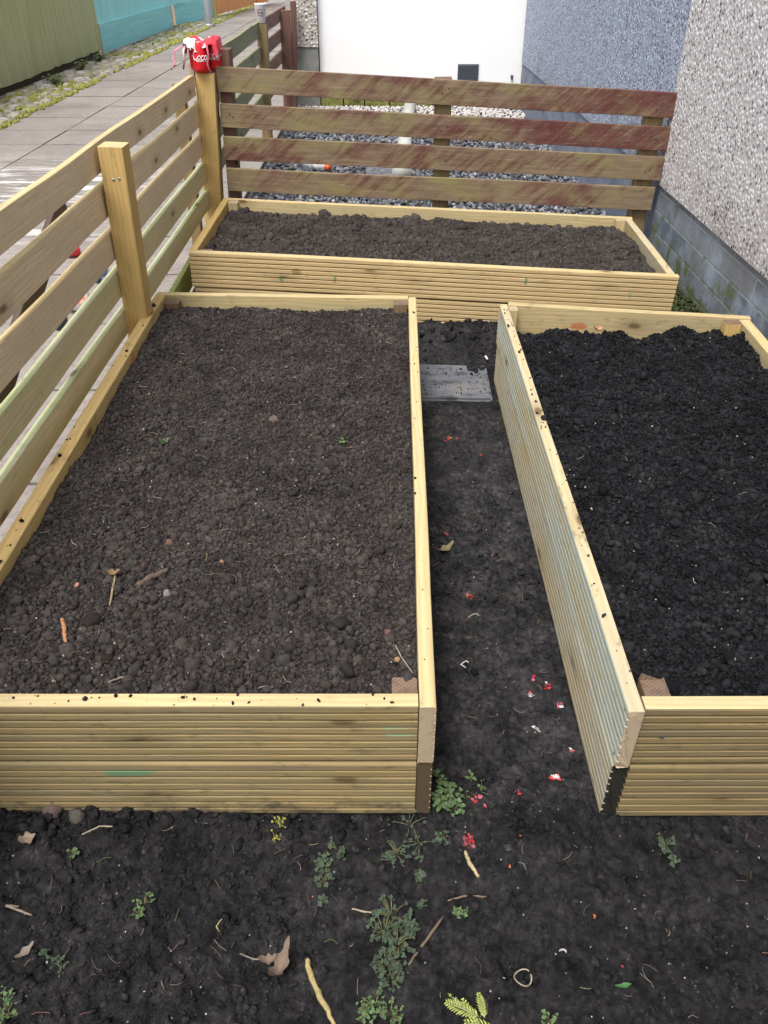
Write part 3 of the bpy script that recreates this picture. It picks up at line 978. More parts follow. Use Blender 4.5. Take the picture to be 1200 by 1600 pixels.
def h_left(x, y):
    h = .246 + .012 * sstep(1.5, .9, y) + .010 * sstep(-.55, -.72, x)
    return h + fbm(x, y, .25, 2, 101) * .014 + fbm(x, y, .07, 2, 104) * .010 + fbm(x, y, .022, 2, 107) * .006


near = lambda x, y: .35 + .65 * sstep(2.0, 1.1, y)
corner = lambda x, y: np.clip(sstep(1.35, .95, y) * .9 + sstep(-.45, -.70, x) * sstep(2.2, 1.3, y) * .8 + .10, 0, 1)
soil('soil', 'crumbly dry brown soil in the left bed with coarse lumps near its front', lambda y: -.741 - (y - .89) * .0094, lambda y: .057 + (y - .86) * .0147, .889, 2.66, h_left, M['soil_brown'],
     [(78000, .0027, .40, .0012, .007, 0, .34, (.6, 1.2), 0, .35, None),
      (6500, .0050, .38, .0028, .010, 1, .32, (.6, 1.15), .16, .25, near),
      (900, .0085, .34, .005, .015, 2, .28, (.6, 1.15), .22, .2, corner),
      (60, .0115, .2, .009, .014, 2, .32, (.55, 1.2), .25, .15, corner)], .006, 21, .55, 1.6)


# --- right bed
def mk_bed_right():
    b = bed('right raised bed beside the house with pale green weathered path side and black compost', (.78, 1.7, 0))
    gp = lambda t=.026, h=.138: grooved_profile(t, h)
    # ribbed, grey-green face towards the path; ends sawn at the front
    board('deck_board', (.390, 2.602, .150), (.388, .848, .150), grooved_profile(.026, .140, depth=.005, gw=.0040), M['wood_grey'], b, end=M['end_fresh'], cap_top=M['wood_top_grey'], rag=.0012)
    board('deck_board', (.392, 2.602, .003), (.388, .856, .003), grooved_profile(.026, .143, depth=.004, gw=.0036), M['wood_grey_low'], b, end=M['end_black'], rag=.0012)
    board('deck_board', (.415, .855, .150), (1.13, .862, .142), gp(.028, .138), M['wood_front_plain'], b, cap_top=M['wood_fresh'])
    board('deck_board', (.415, .853, .003), (1.13, .860, -.004), gp(.028, .142), M['wood_front_plain'], b, end=M['end_dark'])
    board('deck_board', (1.205, 2.515, .132), (.416, 2.600, .150), plain_profile(.028, .139), M['wood_inner_marked'], b, flip=True, uv0=(0, 0))
    board('deck_board', (1.205, 2.515, -.01), (.416, 2.600, .003), plain_profile(.028, .139), M['wood_inner_marked'], b, flip=True)
    board('deck_board', (1.172, 2.512, .132), (1.103, .89, .142), plain_profile(.034, .138), M['wood_inner'], b)
    board('deck_board', (1.172, 2.512, -.01), (1.103, .89, .001), plain_profile(.034, .138), M['wood_inner'], b)
    post('corner_post', (.445, .905, .02), (.445, .905, .283), .042, .048, M['wood_post_dark'], b, M['end_brown'], rag=.003)
    post('corner_post', (.432, 2.575, .02), (.432, 2.575, .284), .030, .040, M['wood_inner'], b)
    post('corner_post', (1.142, 2.497, .02), (1.142, 2.497, .268), .052, .040, M['wood_post'], b, M['end_brown'])
    for (x, z) in ((.455, .222), (.437, .062), (.70, .215), (1.02, .06)):
        o = MB().add(lathe_vf([(0, -.0012), (.0022, -.001), (.0042, .0)], (0, 0, 0), 10))
        v = np.array(o.V); v = np.stack([v[:, 0] + x, v[:, 2] + .8535, v[:, 1] + z], 1)
        mesh_obj('screw', v, o.F, M['steel'], b, True)
    for (y, z) in ((.865, .165), (.868, .272), (.862, .155 - .03), (.866, .02)):
        o = MB().add(lathe_vf([(0, -.0012), (.0022, -.001), (.0042, .0)], (0, 0, 0), 10))
        v = np.array(o.V); v = np.stack([v[:, 2] + .3885, v[:, 0] + y, v[:, 1] + z], 1)
        mesh_obj('screw', v, [f[::-1] for f in o.F], M['steel'], b, True)
    return b


mk_bed_right()


def h_right(x, y):
    h = .232 + .010 * sstep(1.3, .9, y) - .0 * x
    return h + fbm(x, y, .22, 2, 201) * .034 + fbm(x, y, .07, 2, 204) * .030 + fbm(x, y, .02, 3, 207) * .015


soil('soil', 'fluffy black compost in the right bed beside the house wall', lambda y: .415 + 0 * y, lambda y: 1.104 + (y - .89) * .0425, .882, 2.50, h_right, M['soil_black'],
     [(85000, .0026, .42, .0012, .007, 0, .55, (.35, 1.35), 0, .35, None),
      (3000, .0048, .40, .0028, .011, 1, .48, (.45, 1.25), .28, .2, None),
      (110, .010, .3, .007, .016, 2, .42, (.55, 1.15), .30, .1, None)], .006, 31, .55, 1.9, .015)


# --- far bed
def mk_bed_far():
    b = bed('far raised bed of bright ribbed timber set across in front of the red fence', (.18, 3.43, 0))
    FL, FR, BL, BR = (-.762, 3.114), (1.116, 2.989), (-.757, 3.895), (1.138, 3.776)
    gp = grooved_profile(.028, .139)
    board('deck_board', (*FL, .166), (*FR, .111), gp, M['wood_back_front'], b, cap_top=M['wood_fresh'], uv0=(0, 0))
    board('deck_board', (FL[0] + .006, FL[1] + .003, .022), (FR[0] - .006, FR[1] + .003, -.033), grooved_profile(.028, .139), M['wood_back_front'], b)
    board('deck_board', (BR[0], BR[1], .111), (BL[0], BL[1], .166), plain_profile(.028, .139), M['wood_fresh'], b, flip=True)
    board('deck_board', (BR[0], BR[1], -.033), (BL[0], BL[1], .022), plain_profile(.028, .139), M['wood_fresh'], b, flip=True)
    board('deck_board', (-.730, 3.144, .163), (-.727, 3.893, .163), plain_profile(.030, .139), M['wood_post'], b)
    board('deck_board', (-.730, 3.144, .020), (-.727, 3.893, .020), plain_profile(.030, .139), M['wood_post'], b)
    board('deck_board', (1.108, 3.775, .111), (1.084, 3.022, .111), plain_profile(.030, .139), M['wood_grey_low'], b, cap_top=M['wood_top_grey'])
    board('deck_board', (1.108, 3.775, -.033), (1.084, 3.022, -.033), plain_profile(.030, .139), M['wood_grey_low'], b)
    post('corner_post', (-.702, 3.868, .02), (-.702, 3.868, .298), .046, .044, M['wood_inner'], b)
    post('corner_post', (1.082, 3.757, .0), (1.082, 3.757, .248), .046, .040, M['wood_inner'], b)
    post('corner_post', (-.703, 3.166, .02), (-.703, 3.166, .292), .046, .044, M['wood_post'], b, M['end_brown'])
    post('corner_post', (1.062, 3.046, .0), (1.062, 3.046, .238), .044, .044, M['wood_post'], b, M['end_brown'])
    return b


mk_bed_far()


def h_far(x, y):
    s = (x + .76) / 1.88
    h = .258 - .055 * s + .012 * sstep(3.3, 3.1, y)
    return h + fbm(x, y, .25, 2, 301) * .018 + fbm(x, y, .07, 2, 304) * .014 + fbm(x, y, .02, 2, 307) * .007


def far_soil_cut(x, y): return np.where((y > 3.05 + .0 * x + (.098 - .0665 * (x + .76)) - .0) & (y < 3.885 - .063 * (x + .76)), 1.0, 0.0)


def far_soil():
    # the bed is set slightly askew: shear a straight sheet
    rng = np.random.default_rng(41)
    hx0, hx1 = (lambda y: -.728 + 0 * y), (lambda y: 1.083 + 0 * y)
    V, F = grid_surface(hx0, hx1, 0.0, 1.0, .008, lambda x, y: 0 * x)
    def place(x, s):
        ya = 3.143 - .0665 * (x + .76); yb = 3.888 - .0628 * (x + .757)
        return ya + (yb - ya) * s
    # use real spacing along depth
    nx = max(2, int((1.083 + .728) / .008)); ny = 95
    xs = np.linspace(-.729, 1.0, nx); ss = np.linspace(0, 1, ny)
    Sg, Xg = np.meshgrid(ss, xs, indexing='ij')
    Xg = -.729 + (Xg + .729) / 1.729 * (1.814 + .022 * Sg)
    Yg = place(Xg, Sg)
    V = np.stack([Xg, Yg, h_far(Xg, Yg)], -1).reshape(-1, 3)
    i = np.arange(ny - 1)[:, None] * nx + np.arange(nx - 1)[None]
    Q = np.stack([i, i + 1, i + 1 + nx, i + nx], -1).reshape(-1, 4)
    F = np.concatenate([Q[:, [0, 1, 2]], Q[:, [0, 2, 3]]])
    parts = [(V, F, np.full((len(V), 3), .85))]
    for (N, r, sg, lo, hi, lod, rough, sq, cr, sink) in ((46000, .0038, .4, .0018, .009, 0, .30, (.6, 1.15), 0, .3), (1500, .0095, .35, .006, .018, 1, .3, (.65, 1.1), .14, .2), (150, .013, .35, .008, .022, 2, .32, (.55, 1.2), .25, .1)):
        x = rng.uniform(-.715, 1.075, N); s = rng.uniform(0.02, .975, N)
        if lod == 2: s = np.where(rng.uniform(0, 1, N) < .5, 1 - np.abs(rng.normal(0, .06, N)) - .03, s)
        y = place(x, np.clip(s, .03, .965)); rad = np.clip(rng.lognormal(math.log(r), sg, N), lo, hi)
        parts.append(lumps(np.stack([x, y, h_far(x, y) + rad * sink], 1), rad, lod, rough, sq, tints(N, N, .72, 1.3, .04), N, cr))
    V, F, T = merge(parts)
    tag(mesh_obj('soil', V, F, M['soil_grey'], smooth=True, tint=T), 'lumpy grey brown soil in the far bed before the red fence', 'soil', 'soil filling the beds', 'stuff')


far_soil()


# stepping slab between the beds ------------------------------------------------
bx = [(.105, 2.735), (.377, 2.716), (.372, 2.445), (.100, 2.455)]
V = [(x, y, -.02) for x, y in bx] + [(x, y, .012) for x, y in bx]
F = [(0, 1, 2, 3)[::-1], (4, 5, 6, 7)[::-1], (0, 4, 5, 1), (1, 5, 6, 2), (2, 6, 7, 3), (3, 7, 4, 0)]
o = mesh_obj('stepping_slab', V, F, M['slab_grey'], loc=(.24, 2.59, 0))
bm = bmesh.new(); bm.from_mesh(o.data); bmesh.ops.recalc_face_normals(bm, faces=bm.faces)
bmesh.ops.bevel(bm, geom=list(bm.edges), offset=.008, segments=2, affect='EDGES'); bm.to_mesh(o.data); bm.free()
tag(o, 'grey concrete stepping slab lying in the soil between the beds', 'paving slab')
cl = np.array([(.325 + RNG.normal(0, .022), 2.685 + RNG.normal(0, .015), .014, RNG.uniform(.003, .010)) for _ in range(40)] + [(RNG.uniform(.12, .36), RNG.uniform(2.47, 2.7), .0135, RNG.uniform(.001, .003)) for _ in range(90)])
V, F, T = lumps(cl[:, :3], cl[:, 3], 1, .25, (.6, 1.1), tints(len(cl), 61), 61, .1)
tag(mesh_obj('soil_crumbs', V, F, M['mud'], smooth=True, tint=T), 'crumbs of dark soil dropped on the stepping slab', 'soil', kind='stuff')


# crumbs lying on the top edges of the boards
def edge_crumbs(n_, A, B, w, zoff, label, seed):
    rng = np.random.default_rng(seed)
    A, B = np.array(A, float), np.array(B, float)
    s = rng.uniform(0, 1, n_); c = A + (B - A) * s[:, None]
    d = (B - A)[:2] / np.linalg.norm((B - A)[:2]); nr = np.array([-d[1], d[0]])
    off = rng.uniform(-w, w, n_)
    rad = np.clip(rng.lognormal(math.log(.0015), .65, n_), .0007, .006)
    c[:, :2] += nr * off[:, None]; c[:, 2] += zoff + rad * .35
    V, F, T = lumps(c, rad, 1, .4, (.5, 1.3), tints(n_, seed, .8, 1.5), seed, .2)
    tag(mesh_obj('soil_crumbs', V, F, M['mud'], smooth=True, tint=T), label, 'soil', kind='stuff')


edge_crumbs(34, (-.72, .875, .286), (.04, .875, .286), .011, .0005, 'specks of soil on the front edge of the left bed', 71)
edge_crumbs(22, (.070, .95, .289), (.095, 2.6, .289), .010, .0005, 'specks of soil on the path edge of the left bed', 72)
edge_crumbs(40, (-.757, 1.1, .291), (-.774, 2.6, .291), .013, .0005, 'specks of soil on the fence edge of the left bed', 73)
edge_crumbs(60, (.401, .9, .290), (.403, 2.58, .290), .010, .0005, 'specks of soil on the path edge of the right bed', 74)


# ================================================================== FENCES
# new timber fence along the lane
f = thing('slat_fence', (-.83, 2.4, 0), 'new yellow timber slat fence running along the lane on the left', 'fence')
rows = [(.721, .802), (.597, .690), (.475, .562), (.357, .441), (.241, .320)]
for i, (z0, z1) in enumerate(rows):
    m = M['wood_fence'] if i < 3 else M['wood_fence_green']
    board('rail', (-.836, .25, z0 + random.uniform(-.003, .003)), (-.836, 3.975, z0 + .006 + random.uniform(-.003, .003)), plain_profile(.021, z1 - z0, .002), m, f, segs=24, warp=.003, cap_top=M['wood_fresh'] if i < 3 else M['wood_top_green'])
post('post', (-.815, 2.512, -.1), (-.7865, 2.512, .803), .072, .078, M['wood_post'], f, M['wood_fresh'], .0)
post('post', (-.845, 4.02, -.1), (-.787, 4.02, .814), .084, .084, M['wood_post'], f, M['wood_fresh'], .0)
post('post', (-.80, .62, -.1), (-.79, .62, .80), .072, .078, M['wood_post'], f, M['wood_fresh'], .0)
for (dx, z) in ((-.006, .715), (.012, .718)):
    o = MB().add(lathe_vf([(0, -.0012), (.003, -.001), (.0045, .0)], (0, 0, 0), 10))
    v = np.array(o.V); v = np.stack([v[:, 0] - .787 + dx, v[:, 2] + 2.4725, v[:, 1] + z], 1)
    mesh_obj('screw', v, o.F, M['alu'], f, True)
o = board('timber_offcut', (-.812, 2.86, .085), (-.812, 3.46, .095), plain_profile(.022, .095, .003), M['wood_offcut'], None, segs=8, cap_top=M['wood_offcut'])
tag(o, 'short green stained board standing on edge behind the beds by the fence', 'board')
o = post('timber_stub', (-.93, 4.05, -.05), (-.925, 4.05, .765), .05, .06, M['old_post'], None, M['old_board'])
tag(o, 'weathered greenish post stub just outside the corner post with the cans', 'post')

# red painted fence across the yard
f = thing('slat_fence', (.25, 3.95, 0), 'flaking dark red slat fence across the yard behind the far bed', 'fence')
rL, rR = (-.745, 4.005), (1.272, 3.862)
zl = [.738, .592, .452, .314]; zr = [.652, .520, .392, .262]; xr = [1.272, 1.266, 1.262, 1.245]
for i in range(4):
    hgt = (.100, .098, .102, .102)[i]
    board('rail', (rL[0], rL[1], zl[i]), (xr[i], rR[1], zr[i]), plain_profile(.020, hgt, .002), M[('red_paint', 'red_paint', 'red_paint_olive', 'red_paint_worn')[i]], f, segs=18, warp=.002, end=M['old_red'])
post('post', (-.735, 4.072, -.05), (-.705, 4.072, .900), .055, .085, M['old_red'], f, M['old_red'])
post('post', (.275, 3.995, -.05), (.262, 3.995, .795), .075, .07, M['old_post'], f, M['old_red'])
post('post', (1.205, 3.925, -.05), (1.196, 3.925, .745), .078, .07, M['old_post'], f, M['old_red'])

# old fence beyond, in two runs
for i in range(4):
    for (xx, s_) in ((-.70, 0), (-.685, 0), (.255, 0), (.285, 0), (1.19, 0), (1.21, 0)):
        zc = zl[i] + (zr[i] - zl[i]) * (xx + .745) / 2.0 + .05 + random.uniform(-.02, .02)
        yc = rL[1] + (rR[1] - rL[1]) * (xx + .745) / 2.0 - .0005
        o = MB().add(lathe_vf([(0, -.0012), (.002, -.001), (.0036, .0)], (0, 0, 0), 8))
        v = np.array(o.V); v = np.stack([v[:, 0] + xx, v[:, 2] + yc, v[:, 1] + zc], 1)
        mesh_obj('nail', v, o.F, M['brown_board'], f, True)

f = thing('slat_fence', (-.86, 6.5, 0), 'old mossy slat fence beyond the corner post, with maroon far boards', 'fence')
ya, yb, yc, yd = 4.12, 6.62, 8.0, 8.38
xa, xb, xc = -.86, -.885, -.875
for k in range(4):
    zt = .835 - .150 * k
    board('rail', (xa, ya, zt - .096), (xb, yb + .02, zt - .100), plain_profile(.02, .092, .002), M['old_board'], f, segs=10, warp=.004)
    board('rail', (xb - .004, yb + .03, zt - .100), (xc, yd, zt - .100), plain_profile(.02, .092, .002), M['old_red'], f, segs=8, warp=.003)
post('post', (-.89, yb, -.05), (-.862, yb, .815), .072, .07, M['old_post'], f, M['old_red'])
post('post', (-.865, yc, -.05), (-.842, yc, .815), .080, .07, M['old_red'], f, M['old_red'])
post('post', (-.84, yd - .03, -.05), (-.800, yd - .03, .862), .050, .05, M['old_red'], f, M['old_red'])

# things seen through the slats
o = board('dark_board', (-1.03, 1.86, .20), (-1.03, 2.70, .555), plain_profile(.02, .085, .002), M['brown_board'], None, segs=4)
tag(o, 'dark brown board leaning on the lane side of the yellow slat fence', 'board')


# ================================================================== BUILDINGS
def building(label, loc): return thing('house', loc, label, 'house')


h = building('near house on the right with white pebbledash over a block plinth', (3, 1.5, 0))
box('wall', 1.268, 5.0, -4.0, 3.905, .372, 5.2, M['dash_light'], h)
box('plinth', 1.280, 5.0, -4.0, 3.905, -.05, .370, M['plinth'], h)
h = building('house behind the red fence with blue grey pebbledash and smooth plinth', (3, 6, 0))
box('wall', 1.274, 5.0, 3.91, 8.45, .376, 5.2, M['dash_blue'], h)
box('plinth', 1.281, 5.0, 3.91, 8.45, -.05, .373, M['plinth_smooth'], h)
h = building('white rendered house closing the end of the gravel yard', (1.5, 10, 0))
box('wall', -.598, 5.0, 8.50, 13, .088, 5.2, M['white_wall'], h)
# air brick
vb = MB()
vx0, vx1, vz0, vz1 = .69, .885, .222, .36
vb.add(box_vf(vx0, vx1, 8.490, 8.499, vz0, vz1))
for r in range(7):
    for c in range(2):
        z0 = vz0 + .010 + r * .0178
        vb.add(box_vf(vx0 + .008 + c * .092, vx0 + .088 + c * .092, 8.482, 8.4895, z0, z0 + .010))
vb.build('air_vent', M['vent'], h, False)
mbk = MB(); x = -.60
while x < 1.3:
    w = random.uniform(.20, .24)
    mbk.add(box_vf(x, x + w - .012, 8.468 + random.uniform(-.004, .004), 8.55, -.05, .082 + random.uniform(-.004, .004))); x += w
mbk.build('brick_course', M['mossy_brick'], h, False)
v, fc = tube_vf([(1.20, 8.502, .262), (1.20, 8.478, .262), (1.20, 8.468, .235)], [.012, .013, .006], 8)
mesh_obj('overflow_spout', v, fc, M['dark_plastic'], h, True)
h = building('corner house by the lane with coarse brown and white pebbledash', (-.72, 11, 0))
box('wall', -.845, -.604, 8.43, 13, .505, 5.2, M['dash_grey'], h)
box('plinth', -.835, -.606, 8.44, 13, -.05, .503, M['concrete'], h)


# timber fences on the far side of the lane -------------------------------------
def board_fence(A, B, z0, z1, w, mat, parent, name='board_panel', t=.02, gap=.004):
    A, B = Vector((*A, 0)), Vector((*B, 0)); d = (B - A); L = d.length; d.normalize(); nr = Vector((d.y, -d.x, 0))
    V, F, U = [], [], []
    s = 0
    while s < L:
        ww = min(w, L - s)
        if ww < .02: break
        o = random.uniform(0, .004); u0, v0 = random.uniform(0, 30), random.uniform(0, 30)
        zz0, zz1 = z0 + random.uniform(-.008, .008), z1 + random.uniform(-.01, .01)
        c = [A + d * s + nr * o, A + d * (s + ww - gap) + nr * o, A + d * (s + ww - gap) - nr * t, A + d * s - nr * t]
        k = len(V)
        V += [(p.x, p.y, zz0) for p in c] + [(p.x, p.y, zz1) for p in c]
        for q in ((0, 1, 5, 4), (1, 2, 6, 5), (2, 3, 7, 6), (3, 0, 4, 7), (4, 5, 6, 7), (0, 3, 2, 1)):
            F.append(tuple(i + k for i in q))
            for i in q:
                U.append((V[k + i][2] + u0, (0 if i in (0, 3, 4, 7) else ww) + v0))
        s += ww
    return mesh_obj(name, V, F, mat, parent, False, None, U)


f = thing('board_fence', (-3.98, 9, 0), 'tall weathered green board fence across the lane', 'fence')
board_fence((-3.93, 3.0), (-4.00, 13.05), .05, 1.9, .145, M['green_boards'], f)
post('post', (-4.07, 7.5, -.1), (-4.07, 7.5, 1.85), .09, .09, M['green_boards'], f, M['green_boards'])
box('gap_shade_strip', -4.10, -4.035, 3.0, 13.0, -.05, .12, M['brown_board'], f)  # dark strip behind the boards, stands in for shade in the bottom gap
f = thing('board_fence', (-3.95, 15.5, 0), 'bright turquoise board fence with a ribbed base board', 'fence')
board_fence((-4.02, 13.06), (-3.97, 17.35), .33, 1.9, .15, M['turq'], f)
gb = MB()
o = board('base_board', (-3.985, 13.06, .0), (-3.925, 17.35, .0), grooved_profile(.05, .36, 9, .008, .008), M['turq_base'], f, segs=6)
f = thing('board_fence', (-3.8, 18.5, 0), 'short turquoise gate panel set back beyond the turquoise fence', 'fence')
board_fence((-4.06, 17.42), (-3.60, 19.6), .33, 1.9, .15, M['turq'], f)
board('base_board', (-3.98, 17.9, .0), (-3.56, 19.6, .0), grooved_profile(.05, .36, 9, .008, .008), M['turq_base'], f, segs=4)
f = thing('board_fence', (-3.4, 21, 0), 'orange stained board fence farthest along the lane', 'fence')
board_fence((-3.50, 19.75), (-2.98, 24.5), .06, 1.9, .16, M['orange_boards'], f)
post('post', (-3.56, 19.66, -.1), (-3.56, 19.66, 2.0), .13, .11, M['tan_post'], f, M['tan_post'])
post('post', (-3.06, 23.2, -.1), (-3.06, 23.2, 2.0), .16, .12, M['orange_boards'], f, M['orange_boards'])
lp = thing('lamp_post', (-3.28, 17.5, 0), 'grey steel pole standing on the verge by the turquoise fence', 'pole')
v, fc = tube_vf([(-3.28, 17.5, -.1), (-3.28, 17.5, .02), (-3.28, 17.5, 3.5)], [.072, .068, .062], 16)
mesh_obj('pole', v, fc, M['galv'], lp, True)
v, fc = tube_vf([(-3.28, 17.5, -.01), (-3.28, 17.5, .05)], [.082, .075], 16)
mesh_obj('base_collar', v, fc, M['galv'], lp, True)


# ================================================================== CANS, CUP
def script_strokes():
    """hand drawn flowing lettering, one list of points per stroke, letter height about 1"""
    def arc(cx, cy, rx, ry, a0, a1, k=14): return [(cx + rx * math.cos(math.radians(a0 + (a1 - a0) * i / k)), cy + ry * math.sin(math.radians(a0 + (a1 - a0) * i / k))) for i in range(k + 1)]
    S_ = []
    def C(x): S_.append(arc(x + .45, .62, .42, .60, 55, 320))
    def o_(x): S_.append(arc(x + .25, .30, .24, .30, 90, 450))
    def c_(x): S_.append(arc(x + .26, .30, .24, .30, 60, 310))
    def a_(x): S_.append(arc(x + .25, .30, .23, .30, 60, 400)); S_.append([(x + .50, .60), (x + .46, .12), (x + .56, .0), (x + .70, .10)])
    def l_(x): S_.append([(x + .05, .1), (x + .25, .75), (x + .22, 1.15), (x + .10, 1.1), (x + .06, .4), (x + .12, .02), (x + .28, .08)])
    C(0); o_(.86); c_(1.42); a_(1.92); S_.append([(2.62, .32), (2.92, .36)])
    C(2.95); o_(3.80); l_(4.35); a_(4.65)
    S_.append([(.55, .05), (.9, -.18), (1.6, -.14), (2.5, -.22)])
    return [[(px + .22 * py, py) for px, py in s] for s in S_]


PACK = Vector((-.790, 4.02, .817))
pk = thing('drink_can_pack', PACK, 'red pack of drink cans in torn plastic wrap on the corner post', 'drink cans')
spots = [(-.008, -.034, 0.0, .05), (.040, .022, .002, -.15), (-.036, .034, .0, .4)]
for ci, (cx, cy, cz, rot) in enumerate(spots):
    c = PACK + Vector((cx, cy, cz))
    R_, H_ = .0355, .118
    v, fc = lathe_vf([(.0, .002), (.024, .002), (.028, .0), (.0335, .010), (R_, .018), (R_, H_ - .016), (.031, H_ - .004), (.0285, H_)], c)
    can = mesh_obj('can', v, fc, M['can_red'], pk, True)
    v, fc = lathe_vf([(.0286, H_), (.0275, H_ + .0015), (.0255, H_ - .003), (.0, H_ - .0035)], c)
    mesh_obj('lid', v, fc, M['alu'], can, True)
    lm = MB()
    hs = .027
    for st in script_strokes():
        pts = []
        for px_, py_ in st:
            th = -math.pi / 2 + rot + (px_ * hs - .034) / R_
            pts.append((c.x + (R_ + .0006) * math.cos(th), c.y + (R_ + .0006) * math.sin(th), c.z + .050 + py_ * hs))
        lm.add(tube_vf(pts, .0022, 5))
    lm.build('lettering', M['white_plastic'], can, True)
# torn film draped over the top
gx_, gy_ = np.meshgrid(np.linspace(-.112, .092, 64), np.linspace(-.085, .085, 50))
dist = np.maximum(np.maximum(np.abs(gx_ - .004) - .066, 0), np.maximum(np.abs(gy_) - .058, 0) * 1.0)
zz = .124 + fbm(gx_, gy_, .04, 3, 7) * .022 - dist * 2.4
gxs = np.where(gx_ > .070, .070 + (gx_ - .070) * .3, np.where(gx_ < -.068, -.068 + (gx_ + .068) * .55, gx_)); gys = np.where(np.abs(gy_) > .06, np.sign(gy_) * (.066 + (np.abs(gy_) - .06) * .3), gy_)
V = np.stack([gxs + PACK.x + fbm(gx_, gy_, .03, 2, 19) * .008, gys + PACK.y + fbm(gx_, gy_, .03, 2, 23) * .012, zz + PACK.z], -1).reshape(-1, 3)
rag = fbm(gx_, gy_, .035, 3, 61)
keepv = (dist + rag * .030 < .016)
keepv |= (gx_ < -.07) & (np.abs(gy_ + .03) < .02)
F = []
for i in range(49):
    for j in range(63):
        if keepv[i, j] and keepv[i + 1, j] and keepv[i, j + 1] and keepv[i + 1, j + 1]: F.append((i * 64 + j, i * 64 + j + 1, (i + 1) * 64 + j + 1, (i + 1) * 64 + j))
redm = (fbm(gx_, gy_, .045, 2, 91) + .25 * (gx_ > .03) > .10).reshape(-1)
T = np.where(redm[:, None], np.array([[.62, .03, .05]]), np.array([[.82, .70, .72]]))
mesh_obj('plastic_wrap', V, F, M['tinted'], pk, True, tint=T)
for (pts, w, cc) in (([(-.085, -.03, .10), (-.115, -.035, .085), (-.128, -.04, .055), (-.120, -.045, .03), (-.140, -.05, .012)], .012, (.80, .25, .38)),
                     ([(.030, -.070, .105), (.036, -.078, .07), (.028, -.082, .035), (.040, -.080, .0)], .013, (.74, .16, .22)),
                     ([(-.06, -.05, .11), (-.075, -.062, .08), (-.07, -.066, .045)], .014, (.84, .72, .75))):
    v, fc = tube_vf([PACK + Vector(p_) for p_ in pts], w, 7, .25); MB().add((v, fc), cc).build('torn_strip', M['tinted'], pk)

cb = Vector((-.868, 6.62, .818))
cup = thing('paper_cup', cb, 'white paper cup with a dark print standing on the old fence post', 'cup')
v, fc = lathe_vf([(.0, .002), (.026, .0), (.028, .002), (.041, .112), (.043, .115), (.041, .118), (.0395, .112), (.027, .006), (.0, .006)], cb, 24)
cb_o = mesh_obj('cup_body', v, fc, M['cup_white'], cup, True)
lm = MB()
for st in ([(-.020, .075), (-.012, .085), (-.004, .078), (.004, .086), (.014, .080), (.022, .086)], [(-.022, .060), (-.014, .070), (-.010, .058), (-.002, .068), (.006, .058), (.012, .070), (.022, .062)], [(-.018, .046), (-.006, .052), (.006, .044), (.018, .050)], [(-.014, .066), (.016, .062)]):
    pts = []
    for a_, z_ in st:
        r_ = .028 + .013 * z_ / .112 + .0008; th = -math.pi / 2 + a_ / r_
        pts.append((cb.x + r_ * math.cos(th), cb.y + r_ * math.sin(th), cb.z + z_))
    lm.add(tube_vf(pts, .0026, 5))
lm.build('print', M['print_brown'], cb_o)

# white pipe lying in the gravel
pp = thing('drain_pipe', (.18, 6.8, 0), 'pale plastic drain pipe lying across the gravel yard', 'pipe')
pts = [(.122, 5.62, .040), (.150, 6.4, .045), (.19, 7.3, .045), (.245, 8.3, .05)]
v, fc = tube_vf(pts, .055, 18); mesh_obj('pipe_body', v, fc, M['pipe'], pp, True)
v, fc = tube_vf([(.120, 5.60, .045), (.122, 5.72, .045)], [.068, .066], 18); mesh_obj('pipe_socket', v, fc, M['pipe'], pp, True)
o = box('stone_flag', -.12, .10, 5.55, 6.0, -.03, .022, M['slab_grey'], loc=(0, 5.7, 0), bevel=.006)
tag(o, 'flat grey stone lying in the gravel beside the pale pipe', 'stone')
# bottle in the gravel
bt = thing('plastic_bottle', (-.44, 5.82, 0), 'clear plastic bottle with an orange cap lying in the gravel', 'bottle')
ax0, ax1 = Vector((-.55, 5.93, .045)), Vector((-.385, 5.765, .045))
def along(s): return ax0 + (ax1 - ax0) * s
v, fc = tube_vf([along(s) for s in (0, .03, .1, .45, .5, .75, .9, 1.0)], [.02, .032, .036, .036, .034, .034, .016, .014], 16); mesh_obj('bottle_body', v, fc, M['clear_plastic'], bt, True)
v, fc = tube_vf([along(s) for s in (.45, .72)], [.0365, .036], 16); mesh_obj('bottle_label', v, fc, M['white_plastic'], bt, True)
v, fc = tube_vf([along(s) for s in (.97, 1.1)], [.022, .022], 14); mesh_obj('bottle_cap', v, fc, M['orange_plastic'], bt, True)


# litter on the lane seen through the slats -------------------------------------
def crumple(name, c, sx, sy, sz, mat_or_tints, label, cat, seed, amp=.35, group=None, parent=None):
    bv, bf = LOD[2]
    r = np.random.default_rng(seed); w = np.zeros(len(bv))
    for q in range(14):
        d_ = r.normal(size=3); d_ /= np.linalg.norm(d_); w += r.uniform(-.5, .5) * np.abs(bv @ d_) ** 3
    v = bv * (1 + amp * w)[:, None] * np.array([sx, sy, sz])
    a = r.uniform(0, 6.28); ca, sa = math.cos(a) , math.sin(a)
    v = np.stack([v[:, 0] * ca - v[:, 1] * sa, v[:, 0] * sa + v[:, 1] * ca, v[:, 2]], 1)
    v = v - np.array([0, 0, v[:, 2].min()]) + np.array(c)
    tint = None
    if isinstance(mat_or_tints, list):
        k = (fbm(bv[:, 0] + seed, bv[:, 1] + bv[:, 2], .7, 3, seed) > 0)
        tint = np.where(k[:, None], np.array([mat_or_tints[0]]), np.array([mat_or_tints[1]])); mat = M['tinted']
    else: mat = mat_or_tints
    o = mesh_obj(name, v, bf, mat, None, True, tint=tint, loc=c)
    return tag(o, label, cat, group)


